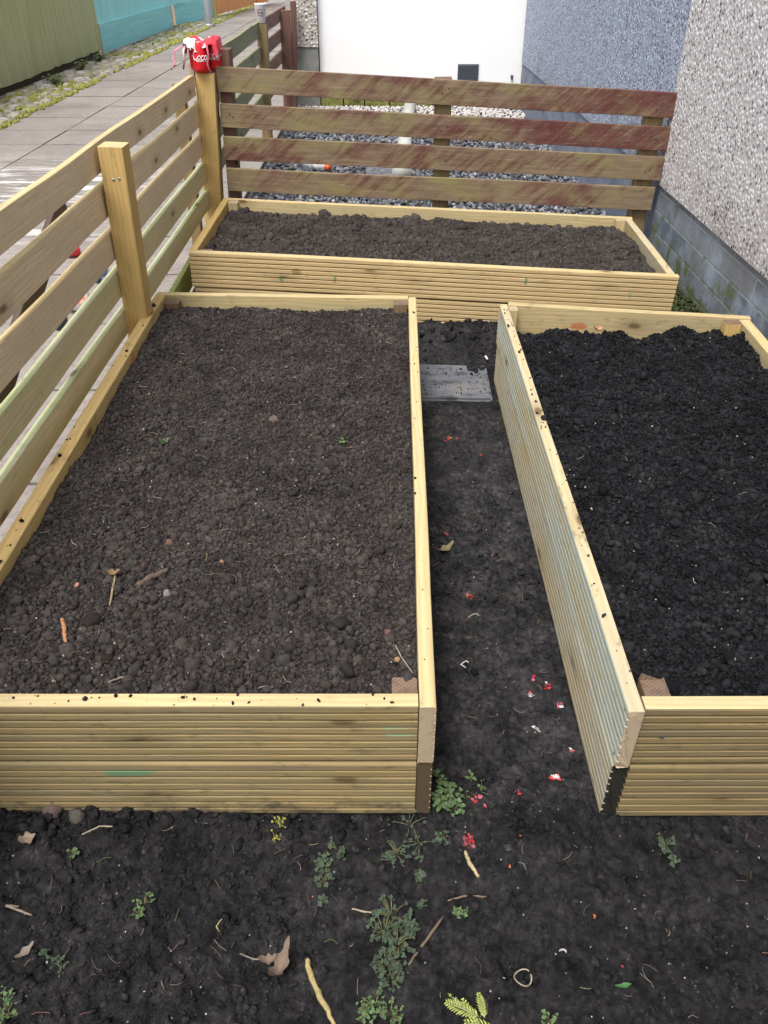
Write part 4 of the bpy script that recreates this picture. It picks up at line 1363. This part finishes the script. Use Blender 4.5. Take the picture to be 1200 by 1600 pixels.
c = G(120, 478, .02); crumple('crisp_packet', (c.x, c.y, .0), .075, .05, .05, [(.80, .16, .04), (.80, .80, .82)], 'crumpled orange and white packet on the lane behind the slats', 'packet', 3)
c = G(113, 394, .02); crumple('red_packet', (c.x, c.y, .0), .04, .04, .04, M['red_plastic'], 'small red packet on the lane behind the slats', 'packet', 4)
c = G(158, 430, .03); crumple('crushed_can', (c.x, c.y, .0), .055, .04, .035, [(.03, .05, .12), (.35, .37, .40)], 'crushed dark blue can on the lane behind the corner of the slats', 'can', 5)
c = G(93, 505, .02); crumple('dark_bottle', (c.x, c.y, .0), .06, .03, .03, M['dark_plastic'], 'dark bottle lying on the lane behind the slats', 'bottle', 6)
c = G(230, 483, .06); crumple('yellow_scrap', (c.x + .11, c.y - .45, .02), .03, .03, .05, M['yellow_plastic'], 'yellow plastic scrap at the foot of the near fence post', 'litter', 7)


# ================================================================== SMALL THINGS ON THE SOIL
def on_ground(u, v, lift=0.0):
    p = G(u, v, 0.0)
    for _ in range(3):
        z = float(ground_h(np.array([p.x]), np.array([p.y]))[0]) + lift
        p = G(u, v, z)
    return p


def on_soil(u, v, hf, lift=0.004):
    p = G(u, v, .25)
    for _ in range(3):
        z = float(hf(np.array([p.x]), np.array([p.y]))[0]) + lift
        p = G(u, v, z)
    return p


def stick(name, pix, r, tint, label, cat, surf=None, group=None, lift=.003, mat='straw'):
    pts = []
    for (u, v) in pix:
        p = on_ground(u, v, lift) if surf is None else on_soil(u, v, surf, lift + .004)
        pts.append(p)
    fine = []
    for a, b in zip(pts[:-1], pts[1:]):
        for k in range(5): fine.append(a.lerp(b, k / 5) + Vector((random.gauss(0, r * .2), random.gauss(0, r * .2), random.gauss(0, r * .15))))
    fine.append(pts[-1])
    rr_ = [r * (.75 + .35 * math.sin(3.1 * i / len(fine) + .3)) * random.uniform(.85, 1.1) for i in range(len(fine))]
    o = MB().add(tube_vf(fine, rr_, 7), tint).build(name, M[mat], None, True, loc=tuple(fine[len(fine) // 2]))
    return tag(o, label, cat, group)


stick('stick', [(479, 1496), (487, 1530), (505, 1566), (523, 1603)], .0042, (.50, .40, .17), 'pale yellow stick on the mud at the bottom edge', 'stick')
stick('stick', [(726, 1330), (735, 1350), (748, 1370)], .0034, (.55, .45, .25), 'short pale stick pointing away from a fuzzy red scrap', 'stick')
stick('twig', [(692, 1433), (665, 1470), (638, 1508)], .0022, (.16, .12, .09), 'thin dark brown twig beside the big weed patch', 'twig')
stick('twig', [(699, 1407), (725, 1400), (760, 1401)], .0016, (.17, .13, .11), 'forked thin twig right of the weed patch', 'twig')
stick('root', [(550, 1420), (572, 1425), (596, 1427)], .0017, (.42, .35, .26), 'pale bent root above the big weed patch', 'root')
stick('root', [(128, 1304), (155, 1291), (185, 1291)], .0014, (.42, .37, .30), 'thin pale curved root close below the left bed front', 'root')
stick('twig', [(30, 1417), (10, 1415), (50, 1430)], .0020, (.32, .26, .22), 'broken grey twig at the left edge of the mud', 'twig')
stick('stalk', [(349, 1432), (338, 1448), (345, 1460)], .0012, (.45, .40, .22), 'bent straw stalk left of the dry leaf', 'straw')
stick('wood_chip', [(213, 913), (238, 901), (262, 890)], .0060, (.075, .060, .055), 'dark splinter of wood on the left bed soil', 'wood chip', h_left)
stick('wood_chip', [(97, 966), (100, 985), (103, 1005)], .0036, (.62, .27, .13), 'orange splinter on the left bed soil near the fence side', 'wood chip', h_left)
stick('stalk', [(180, 893), (177, 918), (171, 946)], .0020, (.42, .32, .19), 'bent brown stalk with a dead leaf on the left bed soil', 'stalk', h_left)
stick('stalk', [(168, 1066), (185, 1060), (203, 1056)], .0020, (.22, .19, .17), 'grey stalk near the front board of the left bed', 'stalk', h_left)
stick('root', [(618, 1008), (627, 1026), (645, 1052)], .0011, (.40, .33, .24), 'thin pale root near the front corner post of the left bed', 'root', h_left)


def leaf_vf(c, L, W, yaw, pitch, curl, lobes=3, seed=0):
    """a thin curled leaf with a wavy edge, with real (small) thickness"""
    r = random.Random(seed); V, F = [], []
    n_ = 12
    for side in (0.0, -.0005):
        for i in range(n_ + 1):
            s = i / n_
            w = W * (math.sin(math.pi * min(1, s * .96 + .03)) ** .8) * (1 + .32 * math.sin(s * lobes * 6.28 + seed))
            for j in range(5):
                q = (j - 2) / 2
                x, y = L * (s - .5), w * q
                z = curl * (s - .5) ** 2 * L * 2 + abs(q) * abs(curl) * w * .7 + r.gauss(0, L * .012) + side
                V.append((x, y, z))
    k = (n_ + 1) * 5
    for i in range(n_):
        for j in range(4):
            a = i * 5 + j
            F.append((a, a + 5, a + 6, a + 1)); F.append((a + k, a + k + 1, a + k + 6, a + k + 5))
    m = Matrix.Translation(Vector(c)) @ Matrix.Rotation(yaw, 4, 'Z') @ Matrix.Rotation(pitch, 4, 'Y')
    return [tuple(m @ Vector(p)) for p in V], F


p = on_ground(438, 1520, .008)
lf = thing('dead_leaf', p, 'curled pinkish brown dead leaf at the bottom left of the mud', 'leaf')
mb = MB().add(leaf_vf(p + Vector((-.002, .002, .002)), .062, .011, 1.15, .12, 1.4, 3, 2), (.21, .155, .135))
mb.build('leaf_blade', M['straw'], lf)
mb = MB().add(leaf_vf(p + Vector((-.018, .016, .004)), .030, .007, .1, -.1, 1.0, 3, 5), (.20, .14, .12)); mb.build('leaf_lobe', M['straw'], lf)
p2 = on_ground(375, 1490, .004)
v, fc = tube_vf([p + Vector((-.03, .018, .004)), (p + p2) / 2 + Vector((-.01, .004, .004)), p2], .0014, 6); mesh_obj('leaf_stalk', v, fc, M['straw'], lf, True, tint=np.full((len(v), 3), .22))

p = on_ground(697, 858, .006)
tag(MB().add(leaf_vf(p, .055, .010, .75, 0, .5, 2, 8), (.28, .24, .12)).build('dead_leaf', M['straw'], loc=tuple(p)), 'strip of dry olive leaf against the left bed on the path', 'leaf')
p = on_soil(178, 897, h_left, .008)
tag(MB().add(leaf_vf(p, .026, .008, .1, 0, .8, 2, 4), (.24, .15, .08)).build('dead_leaf', M['straw'], loc=tuple(p)), 'dead brown leaf at the top of the bent stalk', 'leaf')
p = on_soil(617, 1035, h_left, .010)
tag(MB().add(leaf_vf(p, .020, .007, 1.0, .5, .8, 2, 9), (.33, .20, .12)).build('dead_leaf', M['straw'], loc=tuple(p)), 'brown leaf scrap beside the front corner post of the left bed', 'leaf')
p = on_soil(935, 516, h_right, .012)
tag(MB().add(leaf_vf(p, .036, .013, .0, 0, .8, 2, 12), (.55, .30, .16)).build('dead_leaf', M['straw'], loc=tuple(p)), 'orange brown leaf at the back of the black compost', 'leaf')
p = on_ground(42, 1312, .008)
tag(MB().add(leaf_vf(p, .028, .011, .6, .2, .5, 2, 13), (.36, .29, .22)).build('bark_chip', M['straw'], loc=tuple(p)), 'pale tan bark chip near the left bed front', 'bark chip')
p = on_ground(40, 1487, .005)
tag(MB().add(leaf_vf(p, .032, .006, .9, .0, .5, 2, 14), (.23, .20, .18)).build('bark_chip', M['straw'], loc=tuple(p)), 'narrow grey bark chip at the left of the mud', 'bark chip')


def stone_thing(name, u, v, r, tint, label, cat, surf=None, sq=(.7, 1.1), seed=1, group=None):
    p = on_ground(u, v, r * .3) if surf is None else on_soil(u, v, surf, r * .45)
    V, F, T = lumps(np.array([tuple(p)]), np.array([r]), 2, .45, sq, np.array([tint]), seed, .10)
    return tag(mesh_obj(name, V, F, M['stone'], None, True, tint=T, loc=tuple(p)), label, cat, group)


stone_thing('stone', 260, 928, .0085, (.20, .19, .19), 'rounded grey stone on the left bed soil', 'stone', h_left, seed=2)
stone_thing('clay_lump', 265, 848, .0080, (.17, .085, .065), 'reddish clay lump in the middle of the left bed soil', 'clay lump', h_left, seed=3)
stone_thing('clay_lump', 606, 989, .0085, (.15, .08, .07), 'reddish clay lump by the path edge of the left bed', 'clay lump', h_left, seed=4)
stone_thing('clay_lump', 225, 884, .0075, (.10, .045, .04), 'dark red lump next to the dark wood splinter', 'clay lump', h_left, seed=6)
stone_thing('clay_lump', 347, 878, .0045, (.36, .19, .11), 'small orange clay lump on the left bed soil', 'clay lump', h_left, seed=7)
stone_thing('clay_lump', 426, 656, .0125, (.15, .11, .09), 'light brown lump at the middle of the left bed', 'clay lump', h_left, seed=8)
stone_thing('clay_lump', 119, 915, .0050, (.42, .22, .15), 'small pink orange clay bit near the fence side', 'clay lump', h_left, seed=9)
stone_thing('rubble_stone', 84, 1268, .015, (.13, .092, .080), 'grey rubble stone under the front board of the left bed', 'stone', None, (.45, 1.7), 10)
stone_thing('rubble_stone', 118, 1274, .008, (.095, .085, .07), 'small rubble stone touching the larger one under the front board', 'stone', None, (.4, 1.4), 11)

# red and white scraps trodden into the path
RED, PINK, WHT, ORG = (.62, .05, .06), (.66, .17, .22), (.72, .68, .66), (.66, .20, .08)
scraps = [(700, 684, .010, ORG, RED, 'flattened orange red scrap below the stepping slab', .25), (714, 686, .006, ORG, RED, 'small orange flake next to the flattened scrap below the slab', .3), (752, 712, .006, RED, ORG, 'red scrap near the clod on the path', .3),
          (699, 836, .008, PINK, RED, 'pink red scrap on the path beside the olive leaf', .6), (769, 868, .0035, RED, PINK, 'tiny red fleck in the middle of the path', .5),
          (733, 937, .008, ORG, RED, 'orange red scrap with a green shoot on the path', .5), (727, 970, .0035, RED, PINK, 'tiny red bead beside a white curl', .7), (836, 1060, .007, RED, PINK, 'thin red scrap above the white tipped one', .4),
          (853, 1074, .0085, RED, WHT, 'red and white scrap nearest the right bed side', .5), (830, 1085, .008, WHT, RED, 'white and red crumpled wrapper bit lowest of the three', .5),
          (876, 1103, .008, PINK, WHT, 'speckled pink scrap against the right bed side', .4), (838, 1141, .008, WHT, (.5, .5, .45), 'white paper crumbs on the path', .2), (893, 1174, .006, PINK, WHT, 'pink and white scrap at the right bed foot', .5),
          (866, 1216, .010, WHT, RED, 'white torn paper with red edge near the right bed corner', .4), (745, 1249, .009, RED, PINK, 'bright red curled strip among light green weeds', .8), (757, 1260, .005, RED, PINK, 'red bead beside the bright red curled strip', .8),
          (808, 1238, .006, PINK, RED, 'pinkish red scrap in front of the path mouth', .4), (731, 1316, .013, RED, PINK, 'large fuzzy red scrap in front of the left bed corner', .5), (797, 1353, .005, ORG, ORG, 'single orange crumb right of the pale stick', .7),
          (812, 1306, .004, ORG, ORG, 'small orange crumb in front of the path mouth', .7), (928, 1432, .005, ORG, RED, 'small orange crumb on the right side of the mud', .6), (492 + 480, 1384 + 126, .004, PINK, RED, 'small pink crumb at the lower right of the mud', .7),
          (88, 1327, .004, ORG, RED, 'small orange brick crumb near the left bed front', .8), (488, 1401, .003, ORG, RED, 'tiny orange crumb by the trailing weed', .8)]
def flake_vf(c, r_, rn, lift):
    """one ragged, bent scrap of film"""
    k = 5; V, F = [], []
    yaw = rn.uniform(0, 6.28); tx, ty = rn.uniform(-.5, .5), rn.uniform(-.5, .5); cu = rn.uniform(-1, 1) * 1.2
    asp = rn.uniform(.45, 1.0)
    for i in range(k):
        for j in range(k):
            x, y = (i / (k - 1) - .5) * 2, (j / (k - 1) - .5) * 2
            e = max(abs(x), abs(y)); q = 1 / max(1, math.hypot(x, y) / max(e, 1e-6)) if e > 0 else 1
            rr = r_ * q * (1 + rn.gauss(0, .22) * e)
            px, py = x * rr, y * rr * asp
            V.append((px * math.cos(yaw) - py * math.sin(yaw), px * math.sin(yaw) + py * math.cos(yaw), lift + r_ * (.35 + .3 * (tx * x + ty * y) + .35 * cu * (x * x - .4) + rn.gauss(0, .09))))
    V = [(p[0] + c[0], p[1] + c[1], p[2] + c[2]) for p in V]
    for i in range(k - 1):
        for j in range(k - 1):
            a = i * k + j; F.append((a, a + k, a + k + 1, a + 1))
    return V, F


for i, (u, v, r, a, b, lab, fl) in enumerate(scraps):
    rn = random.Random(500 + i)
    p = on_ground(u, v, 0); mb = MB()
    nf = max(3, int(r * 900)) if 'fuzzy' not in lab else 26
    for q in range(nf):
        d = rn.random() ** .7 * r * (.95 if nf > 4 else .5); t_ = rn.uniform(0, 6.28)
        x, y = p.x + math.cos(t_) * d, p.y + math.sin(t_) * d
        g = rn.uniform(.30, .85) * (.6 if 'fuzzy' in lab else 1); cc = a if rn.random() < .62 else b
        mb.add(flake_vf((x, y, float(ground_h(np.array([x]), np.array([y]))[0])), r * rn.uniform(.22, .55) * (.6 if nf > 20 else 1), rn, r * .05 + (.001 if q else 0)), tuple(z * g for z in cc))
    tag(mb.build('plastic_scrap', M['tinted'], None, False, loc=(p.x, p.y, p.z)), lab, 'scrap', 'bright scraps trodden into the soil')
p = on_ground(1053, 487, 0)
crumple('paper_scrap', (1.125, 2.93, .02), .016, .012, .01, [RED, WHT], 'red and white scrap beside the far bed corner by the house', 'scrap', 140, .5)
p = on_ground(760, 560, 0); crumple('paper_scrap', (p.x, p.y, p.z), .020, .008, .006, [(.62, .58, .60), (.50, .44, .46)], 'pale crumpled paper by the right bed behind the stepping slab', 'scrap', 141, .7)


def ring_thing(u, v, R_, r, tint, label, cat, a0=0, a1=360, name='plastic_ring', parent=None):
    p = on_ground(u, v, r * 1.6)
    pts = [p + Vector((R_ * math.cos(math.radians(a)) * 1.1, R_ * math.sin(math.radians(a)), .004 * math.sin(math.radians(a * 2)) + .001)) for a in np.linspace(a0, a1, 22)]
    return tag(MB().add(tube_vf(pts, r, 6), tint).build(name, M['straw'], loc=tuple(p)), label, cat)


ring_thing(726, 1039, .008, .0016, (.80, .79, .78), 'white broken plastic ring on the path', 'plastic ring', 20, 330)
ring_thing(817, 1528, .012, .0012, (.42, .39, .28), 'pale curled peel ring on the lower right mud', 'peel', 40, 380, 'peel_ring')
ring_thing(877, 1493, .008, .0017, (.55, .55, .54), 'white torn curl at the lower right of the mud', 'peel', 0, 160, 'peel_ring')
ring_thing(740, 966, .012, .0010, (.62, .58, .50), 'thin white curl on the path beside a red bead', 'root', 20, 170, 'root')

# tiny pale grit and straw in the soil: nobody could count these
pts, rr_, tt = [], [], []
for k in range(230):
    x, y = random.uniform(-.62, 1.0), .5 + 2.2 * random.random() ** 1.8
    if .84 < y < 2.68 and not (.11 < x < .385): continue
    r_ = random.choice([.0010, .0013, .0016, .0022]); pts.append((x, y, float(ground_h(np.array([x]), np.array([y]))[0]) + r_ * .5)); rr_.append(r_ * .75); tt.append(random.choice([(.62, .60, .58), (.40, .38, .36), (.52, .42, .32), (.7, .69, .67)]))
for k in range(330):
    hf = random.choice([h_left, h_left, h_right, h_far])
    if hf is h_left: x, y = random.uniform(-.72, .04), random.uniform(.9, 2.6)
    elif hf is h_right: x, y = random.uniform(.43, 1.1), random.uniform(.9, 2.48)
    else: x, y = random.uniform(-.7, 1.05), random.uniform(3.15, 3.7)
    r_ = random.choice([.0012, .0016, .0021]); pts.append((x, y, float(hf(np.array([x]), np.array([y]))[0]) + .004)); rr_.append(r_); tt.append(random.choice([(.50, .48, .45), (.34, .31, .28), (.42, .30, .20)]))
V, F, T = lumps(np.array(pts), np.array(rr_), 0, .6, (.35, 1.7), np.array(tt) * RNG.uniform(.35, 1.0, (len(tt), 1)), 77)
tag(mesh_obj('grit', V, F, M['stone'], None, True, tint=T), 'pale grit and stone flecks scattered through the soil', 'grit', kind='stuff')
sb = MB()
for k in range(360):
    q = random.random()
    if q < .45: hf, x, y = h_left, random.uniform(-.72, .03), .9 + 1.7 * random.random() ** 1.2
    elif q < .55: hf, x, y = h_right, random.uniform(.43, 1.08), random.uniform(.9, 2.45)
    elif q < .66: hf, x, y = h_far, random.uniform(-.7, 1.05), random.uniform(3.12, 3.72)
    else:
        hf, x, y = ground_h, random.uniform(-.6, .75), .52 + .33 * random.random()
        if random.random() < .3: x, y = random.uniform(.12, .37), random.uniform(.86, 2.4)
    L_ = random.uniform(.006, .028); a = random.uniform(0, 6.28); bend = random.uniform(-.9, .9)
    pl = []
    for i in range(5):
        s = i / 4 - .5
        xx = x + math.cos(a + bend * s) * L_ * s; yy = y + math.sin(a + bend * s) * L_ * s
        pl.append((xx, yy, float(hf(np.array([xx]), np.array([yy]))[0]) + .0045 + .003 * random.random()))
    tn = random.choice([(.42, .36, .27), (.50, .46, .40), (.28, .22, .16), (.36, .29, .20), (.20, .16, .13)])
    sb.add(tube_vf(pl, random.uniform(.0003, .0008), 4), tn if hf is not ground_h else tuple(c_ * random.uniform(.25, .8) for c_ in tn))
tag(sb.build('straw', M['straw']), 'fine straw, rootlets and fibres lying over the soil', 'straw', kind='stuff')


# ------------------------------------------------------------------ weeds
def leaflet_vf(c, size, yaw, tilt, roll, r):
    """small rounded, notched leaf; slightly cupped"""
    k = 11; V = [(0, 0, 0)]
    for i in range(k):
        a = 2 * math.pi * i / k
        rad = size * (.82 + .22 * math.cos(a * 3) + r.gauss(0, .05))
        V.append((size * .55 + rad * math.cos(a) * .95, rad * math.sin(a), .22 * rad * rad / size + r.gauss(0, size * .05)))
    F = [(0, 1 + i, 1 + (i + 1) % k) for i in range(k)]
    m = Matrix.Translation(c) @ Matrix.Rotation(yaw, 4, 'Z') @ Matrix.Rotation(-tilt, 4, 'Y') @ Matrix.Rotation(roll, 4, 'X')
    return [tuple(m @ Vector(p)) for p in V], F


def weed(name, nodes, nleaf, size, mat, label, cat, seed, hmax=.02, surf=None, tn=(.75, 1.25), group='weeds growing in the trodden soil'):
    """nodes: (u, v, spread in m) growing points; stems fan out from each with leaflets at their ends"""
    r = random.Random(seed)
    base = on_ground(nodes[0][0], nodes[0][1], 0) if surf is None else on_soil(nodes[0][0], nodes[0][1], surf, 0)
    t_ = thing(name, base, label, cat, group)
    lm, st = MB(), MB()
    for k in range(nleaf):
        u, v, sp = r.choice(nodes)
        o = on_ground(u, v, -.001) if surf is None else on_soil(u, v, surf, 0)
        a = r.uniform(0, 6.28); d = sp * math.sqrt(r.random())
        hz = r.uniform(.25, 1) * hmax
        tip = o + Vector((math.cos(a) * d, math.sin(a) * d, hz))
        gz = float((ground_h if surf is None else surf)(np.array([tip.x]), np.array([tip.y]))[0])
        tip.z = max(tip.z, gz + .003)
        midp = o.lerp(tip, .5) + Vector((0, 0, hz * .35))
        st.add(tube_vf([o, midp, tip], [.0007, .0006, .0004], 5), (r.uniform(.3, .6),) * 3)
        g_ = r.uniform(*tn)
        for q in range(r.choice([1, 2, 3, 3])):
            sz = size * r.uniform(.45, .95)
            pos = tip + Vector((r.gauss(0, size * .7), r.gauss(0, size * .7), r.gauss(0, size * .15))) if q else tip
            lm.add(leaflet_vf(pos, sz, a + r.uniform(-1.1, 1.1), r.uniform(-.5, .4), r.uniform(-.5, .5), r), (g_ * r.uniform(.9, 1.1), g_, g_ * r.uniform(.8, 1.1)))
    st.build('stems', M['stem'], t_); lm.build('foliage', mat, t_, False)
    return t_


W = 'weed'
weed('weed', [(690, 1222, .022), (700, 1245, .022), (692, 1262, .016), (708, 1272, .014)], 62, .0062, M['leaf'], 'green weed tuft against the front corner of the left bed', W, 1, .03)
weed('weed', [(735, 1222, .012), (752, 1238, .014), (728, 1250, .010)], 14, .0046, M['leaf'], 'sparse light green weed around the bright red curled strip', W, 2, .015)
weed('weed', [(528, 1330, .018), (508, 1352, .010), (506, 1380, .016), (503, 1412, .005)], 40, .0058, M['leaf_dark'], 'trailing weed stem with small leaves left of the big patch', W, 3, .014)
weed('weed', [(640, 1290, .03), (618, 1335, .022), (655, 1318, .03), (690, 1312, .012)], 44, .0052, M['leaf_dark'], 'straggling weed below the left bed corner', W, 4, .014)
weed('weed', [(655, 1371, .008)], 10, .0056, M['leaf_dark'], 'single small weed above the thin dark twig', W, 5, .010)
weed('weed', [(660, 1417, .006)], 8, .0050, M['leaf_dark'], 'little weed seedling beside the top of the big patch', W, 6, .008)
weed('weed', [(612, 1435, .030), (600, 1462, .028), (622, 1480, .026), (604, 1510, .022), (612, 1535, .018), (640, 1448, .014)], 165, .0048, M['leaf_dark'], 'biggest dense patch of dark green weeds in the mud', W, 7, .024)
weed('weed', [(585, 1575, .022), (610, 1590, .02), (570, 1585, .012)], 52, .0040, M['leaf'], 'fine leaved weed at the bottom edge below the big patch', W, 8, .018)
weed('weed', [(718, 1429, .010)], 12, .0042, M['leaf'], 'small bright weed under the forked twig', W, 9, .010)
weed('weed', [(117, 1335, .008)], 9, .0046, M['leaf'], 'small weed near the left bed front', W, 10, .010)
weed('weed', [(225, 1413, .016), (217, 1428, .010)], 18, .0042, M['leaf'], 'pale scrappy weed in the left part of the mud', W, 11, .010)
weed('weed', [(72, 1492, .009), (96, 1512, .012)], 16, .0040, M['leaf_dark'], 'thin weed with a bent stem at the lower left', W, 12, .010)
weed('weed', [(6, 1562, .016), (12, 1590, .014)], 30, .0042, M['leaf'], 'bright green weed at the lower left corner', W, 13, .016)
weed('weed', [(1040, 1322, .010), (1050, 1346, .006)], 14, .0060, M['leaf_dark'], 'flattened dark weed before the right bed front', W, 14, .010)
weed('weed', [(437, 1288, .012), (430, 1310, .012)], 26, .0028, M['moss'], 'mossy yellow green tuft under the left bed front board', W, 15, .010)
weed('weed', [(856, 1595, .010)], 9, .0040, M['leaf'], 'tiny weed at the bottom edge right of the fern sprig', W, 16, .010)
weed('weed', [(490 / 3 + 620, 630, .02)], 12, .0045, M['moss_dark'], 'low moss at the corner of the stepping slab', W, 17, .006)
weed('seedling', [(257, 694, .006)], 5, .0070, M['leaf'], 'green seedling on the left half of the left bed', 'seedling', 18, .016, h_left, group='seedlings on the left bed')
weed('seedling', [(535, 694, .006)], 5, .0075, M['leaf'], 'green seedling on the right half of the left bed', 'seedling', 19, .018, h_left, group='seedlings on the left bed')
weed('seedling', [(520, 342, .01)], 4, .0060, M['leaf'], 'tiny seedling by the back board of the far bed', 'seedling', 20, .02, h_far, group='seedlings on the far bed')
o = MB().add(leaf_vf(on_ground(973, 1540, .006), .026, .0035, .1, 0, .3, 1, 3), (.6, 1.0, .7))
tag(o.build('grass_blade', M['leaf'], loc=tuple(on_ground(973, 1540, .006))), 'single green blade lying on the lower right mud', 'leaf')

# conifer sprig
p0 = on_ground(755, 1597, .006)
cs = thing('conifer_sprig', p0, 'yellow green flat conifer sprig at the bottom edge', 'sprig')
mb, stm = MB(), MB()
def frond(a, b, n_, wmax):
    a, b = Vector(a), Vector(b); d = (b - a); nr = Vector((-d.y, d.x, 0)).normalized()
    stm.add(tube_vf([a, a.lerp(b, .5) + Vector((0, 0, .003)), b], [.0012, .0011, .0007], 5), (1, 1, 1))
    for i in range(n_):
        s = (i + .5) / n_; w = wmax * math.sin(math.pi * (.18 + .74 * s)) ** .8
        for sg in (-1, 1):
            c = a.lerp(b, s); tip = c + nr * sg * w + d.normalized() * w * .9 + Vector((0, 0, random.uniform(-.001, .003)))
            mb.add(tube_vf([c, c.lerp(tip, .5) + Vector((0, 0, .0015)), tip], [.0011, .0017, .0006], 5, .5), (random.uniform(.8, 1.2),) * 3)
q = lambda u, v: on_ground(u, v, .007)
frond(q(748, 1588), q(697, 1566), 12, .010); frond(q(750, 1600), q(700, 1552), 6, .004)
frond(q(757, 1590), q(748, 1552), 9, .007); frond(q(770, 1606), q(726, 1598), 8, .009); frond(q(752, 1612), q(722, 1560), 9, .006)
mb.build('needles', M['conifer'], cs); stm.build('twig', M['stem'], cs)

# moss and low plants between the right beds and the block plinth
N = 7000
mx = RNG.uniform(1.15, 1.280, N); my = RNG.uniform(2.55, 3.75, N)
mr = np.clip(RNG.lognormal(math.log(.0042), .45, N), .002, .010)
mz = -.015 + .085 * sstep(1.15, 1.28, mx) * RNG.uniform(.4, 1, N) + fbm(mx, my, .06, 2, 5) * .03
V, F, T = lumps(np.stack([mx, my, mz], 1), mr, 0, .6, (.3, 1.6), tints(N, 90, .3, 1.3), 90)
tag(mesh_obj('moss', V, F, M['moss_dark'], None, True, tint=T), 'dark moss in the gap between the far bed and the block plinth', 'moss', kind='stuff')
for i, (u, v, s, lab) in enumerate(((86, 132, .10, 'green weed on the mossy verge by the green fence'), (130, 110, .08, 'green weed on the verge midway along the green fence'), (157, 97, .07, 'small green weed where the green and turquoise fences meet'))):
    p = G(u, v, 0)
    r = random.Random(300 + i); t_ = thing('verge_weed', p, lab, 'weed', 'weeds on the cobble verge'); lm = MB(); st = MB()
    for k in range(70):
        a = r.uniform(0, 6.28); d = s * math.sqrt(r.random()); tip = p + Vector((math.cos(a) * d, math.sin(a) * d * 1.5, r.uniform(.02, .10)))
        st.add(tube_vf([p, p.lerp(tip, .5) + Vector((0, 0, .02)), tip], .0015, 4))
        lm.add(leaflet_vf(tip, r.uniform(.012, .026), a, r.uniform(-.4, .5), r.uniform(-.5, .5), r), (r.uniform(.8, 1.3),) * 3)
    st.build('stems', M['stem'], t_); lm.build('foliage', M['leaf'], t_, False)
N = 260
mx = RNG.uniform(-.55, 1.2, N); my = 8.44 + RNG.uniform(-.02, .02, N)

# ================================================================== LIGHT
SUN_EL, SUN_AZ = math.radians(66), math.radians(208)      # azimuth from +Y clockwise: behind the camera, to the left
w = bpy.data.worlds.new('World'); S.world = w
w.use_nodes = True
nt = w.node_tree
bg = nt.nodes['Background']
sky = nt.nodes.new('ShaderNodeTexSky')
sky.sky_type = 'NISHITA'; sky.sun_disc = False
sky.sun_elevation = SUN_EL; sky.sun_rotation = SUN_AZ
sky.dust_density = 4.0; sky.air_density = 1.0; sky.ozone_density = 1.0; sky.altitude = 50
hs = nt.nodes.new('ShaderNodeHueSaturation'); hs.inputs['Saturation'].default_value = .35
nt.links.new(sky.outputs[0], hs.inputs['Color']); nt.links.new(hs.outputs[0], bg.inputs['Color'])
bg.inputs['Strength'].default_value = .115
sun = bpy.data.objects.new('sun', bpy.data.lights.new('sun', 'SUN'))
COL.objects.link(sun)
sun.data.energy = 1.5; sun.data.angle = math.radians(18); sun.data.color = (1, .97, .92)
dirv = Vector((math.sin(SUN_AZ) * math.cos(SUN_EL), math.cos(SUN_AZ) * math.cos(SUN_EL), math.sin(SUN_EL)))
sun.rotation_euler = dirv.to_track_quat('Z', 'Y').to_euler()
sun.location = dirv * 20

S.view_settings.view_transform = 'Standard'; S.view_settings.look = 'None'
S.view_settings.gamma = 1; S.view_settings.exposure = 1.17
S.render.engine = 'CYCLES'
S.cycles.max_bounces = 6
S.cycles.use_denoising = True
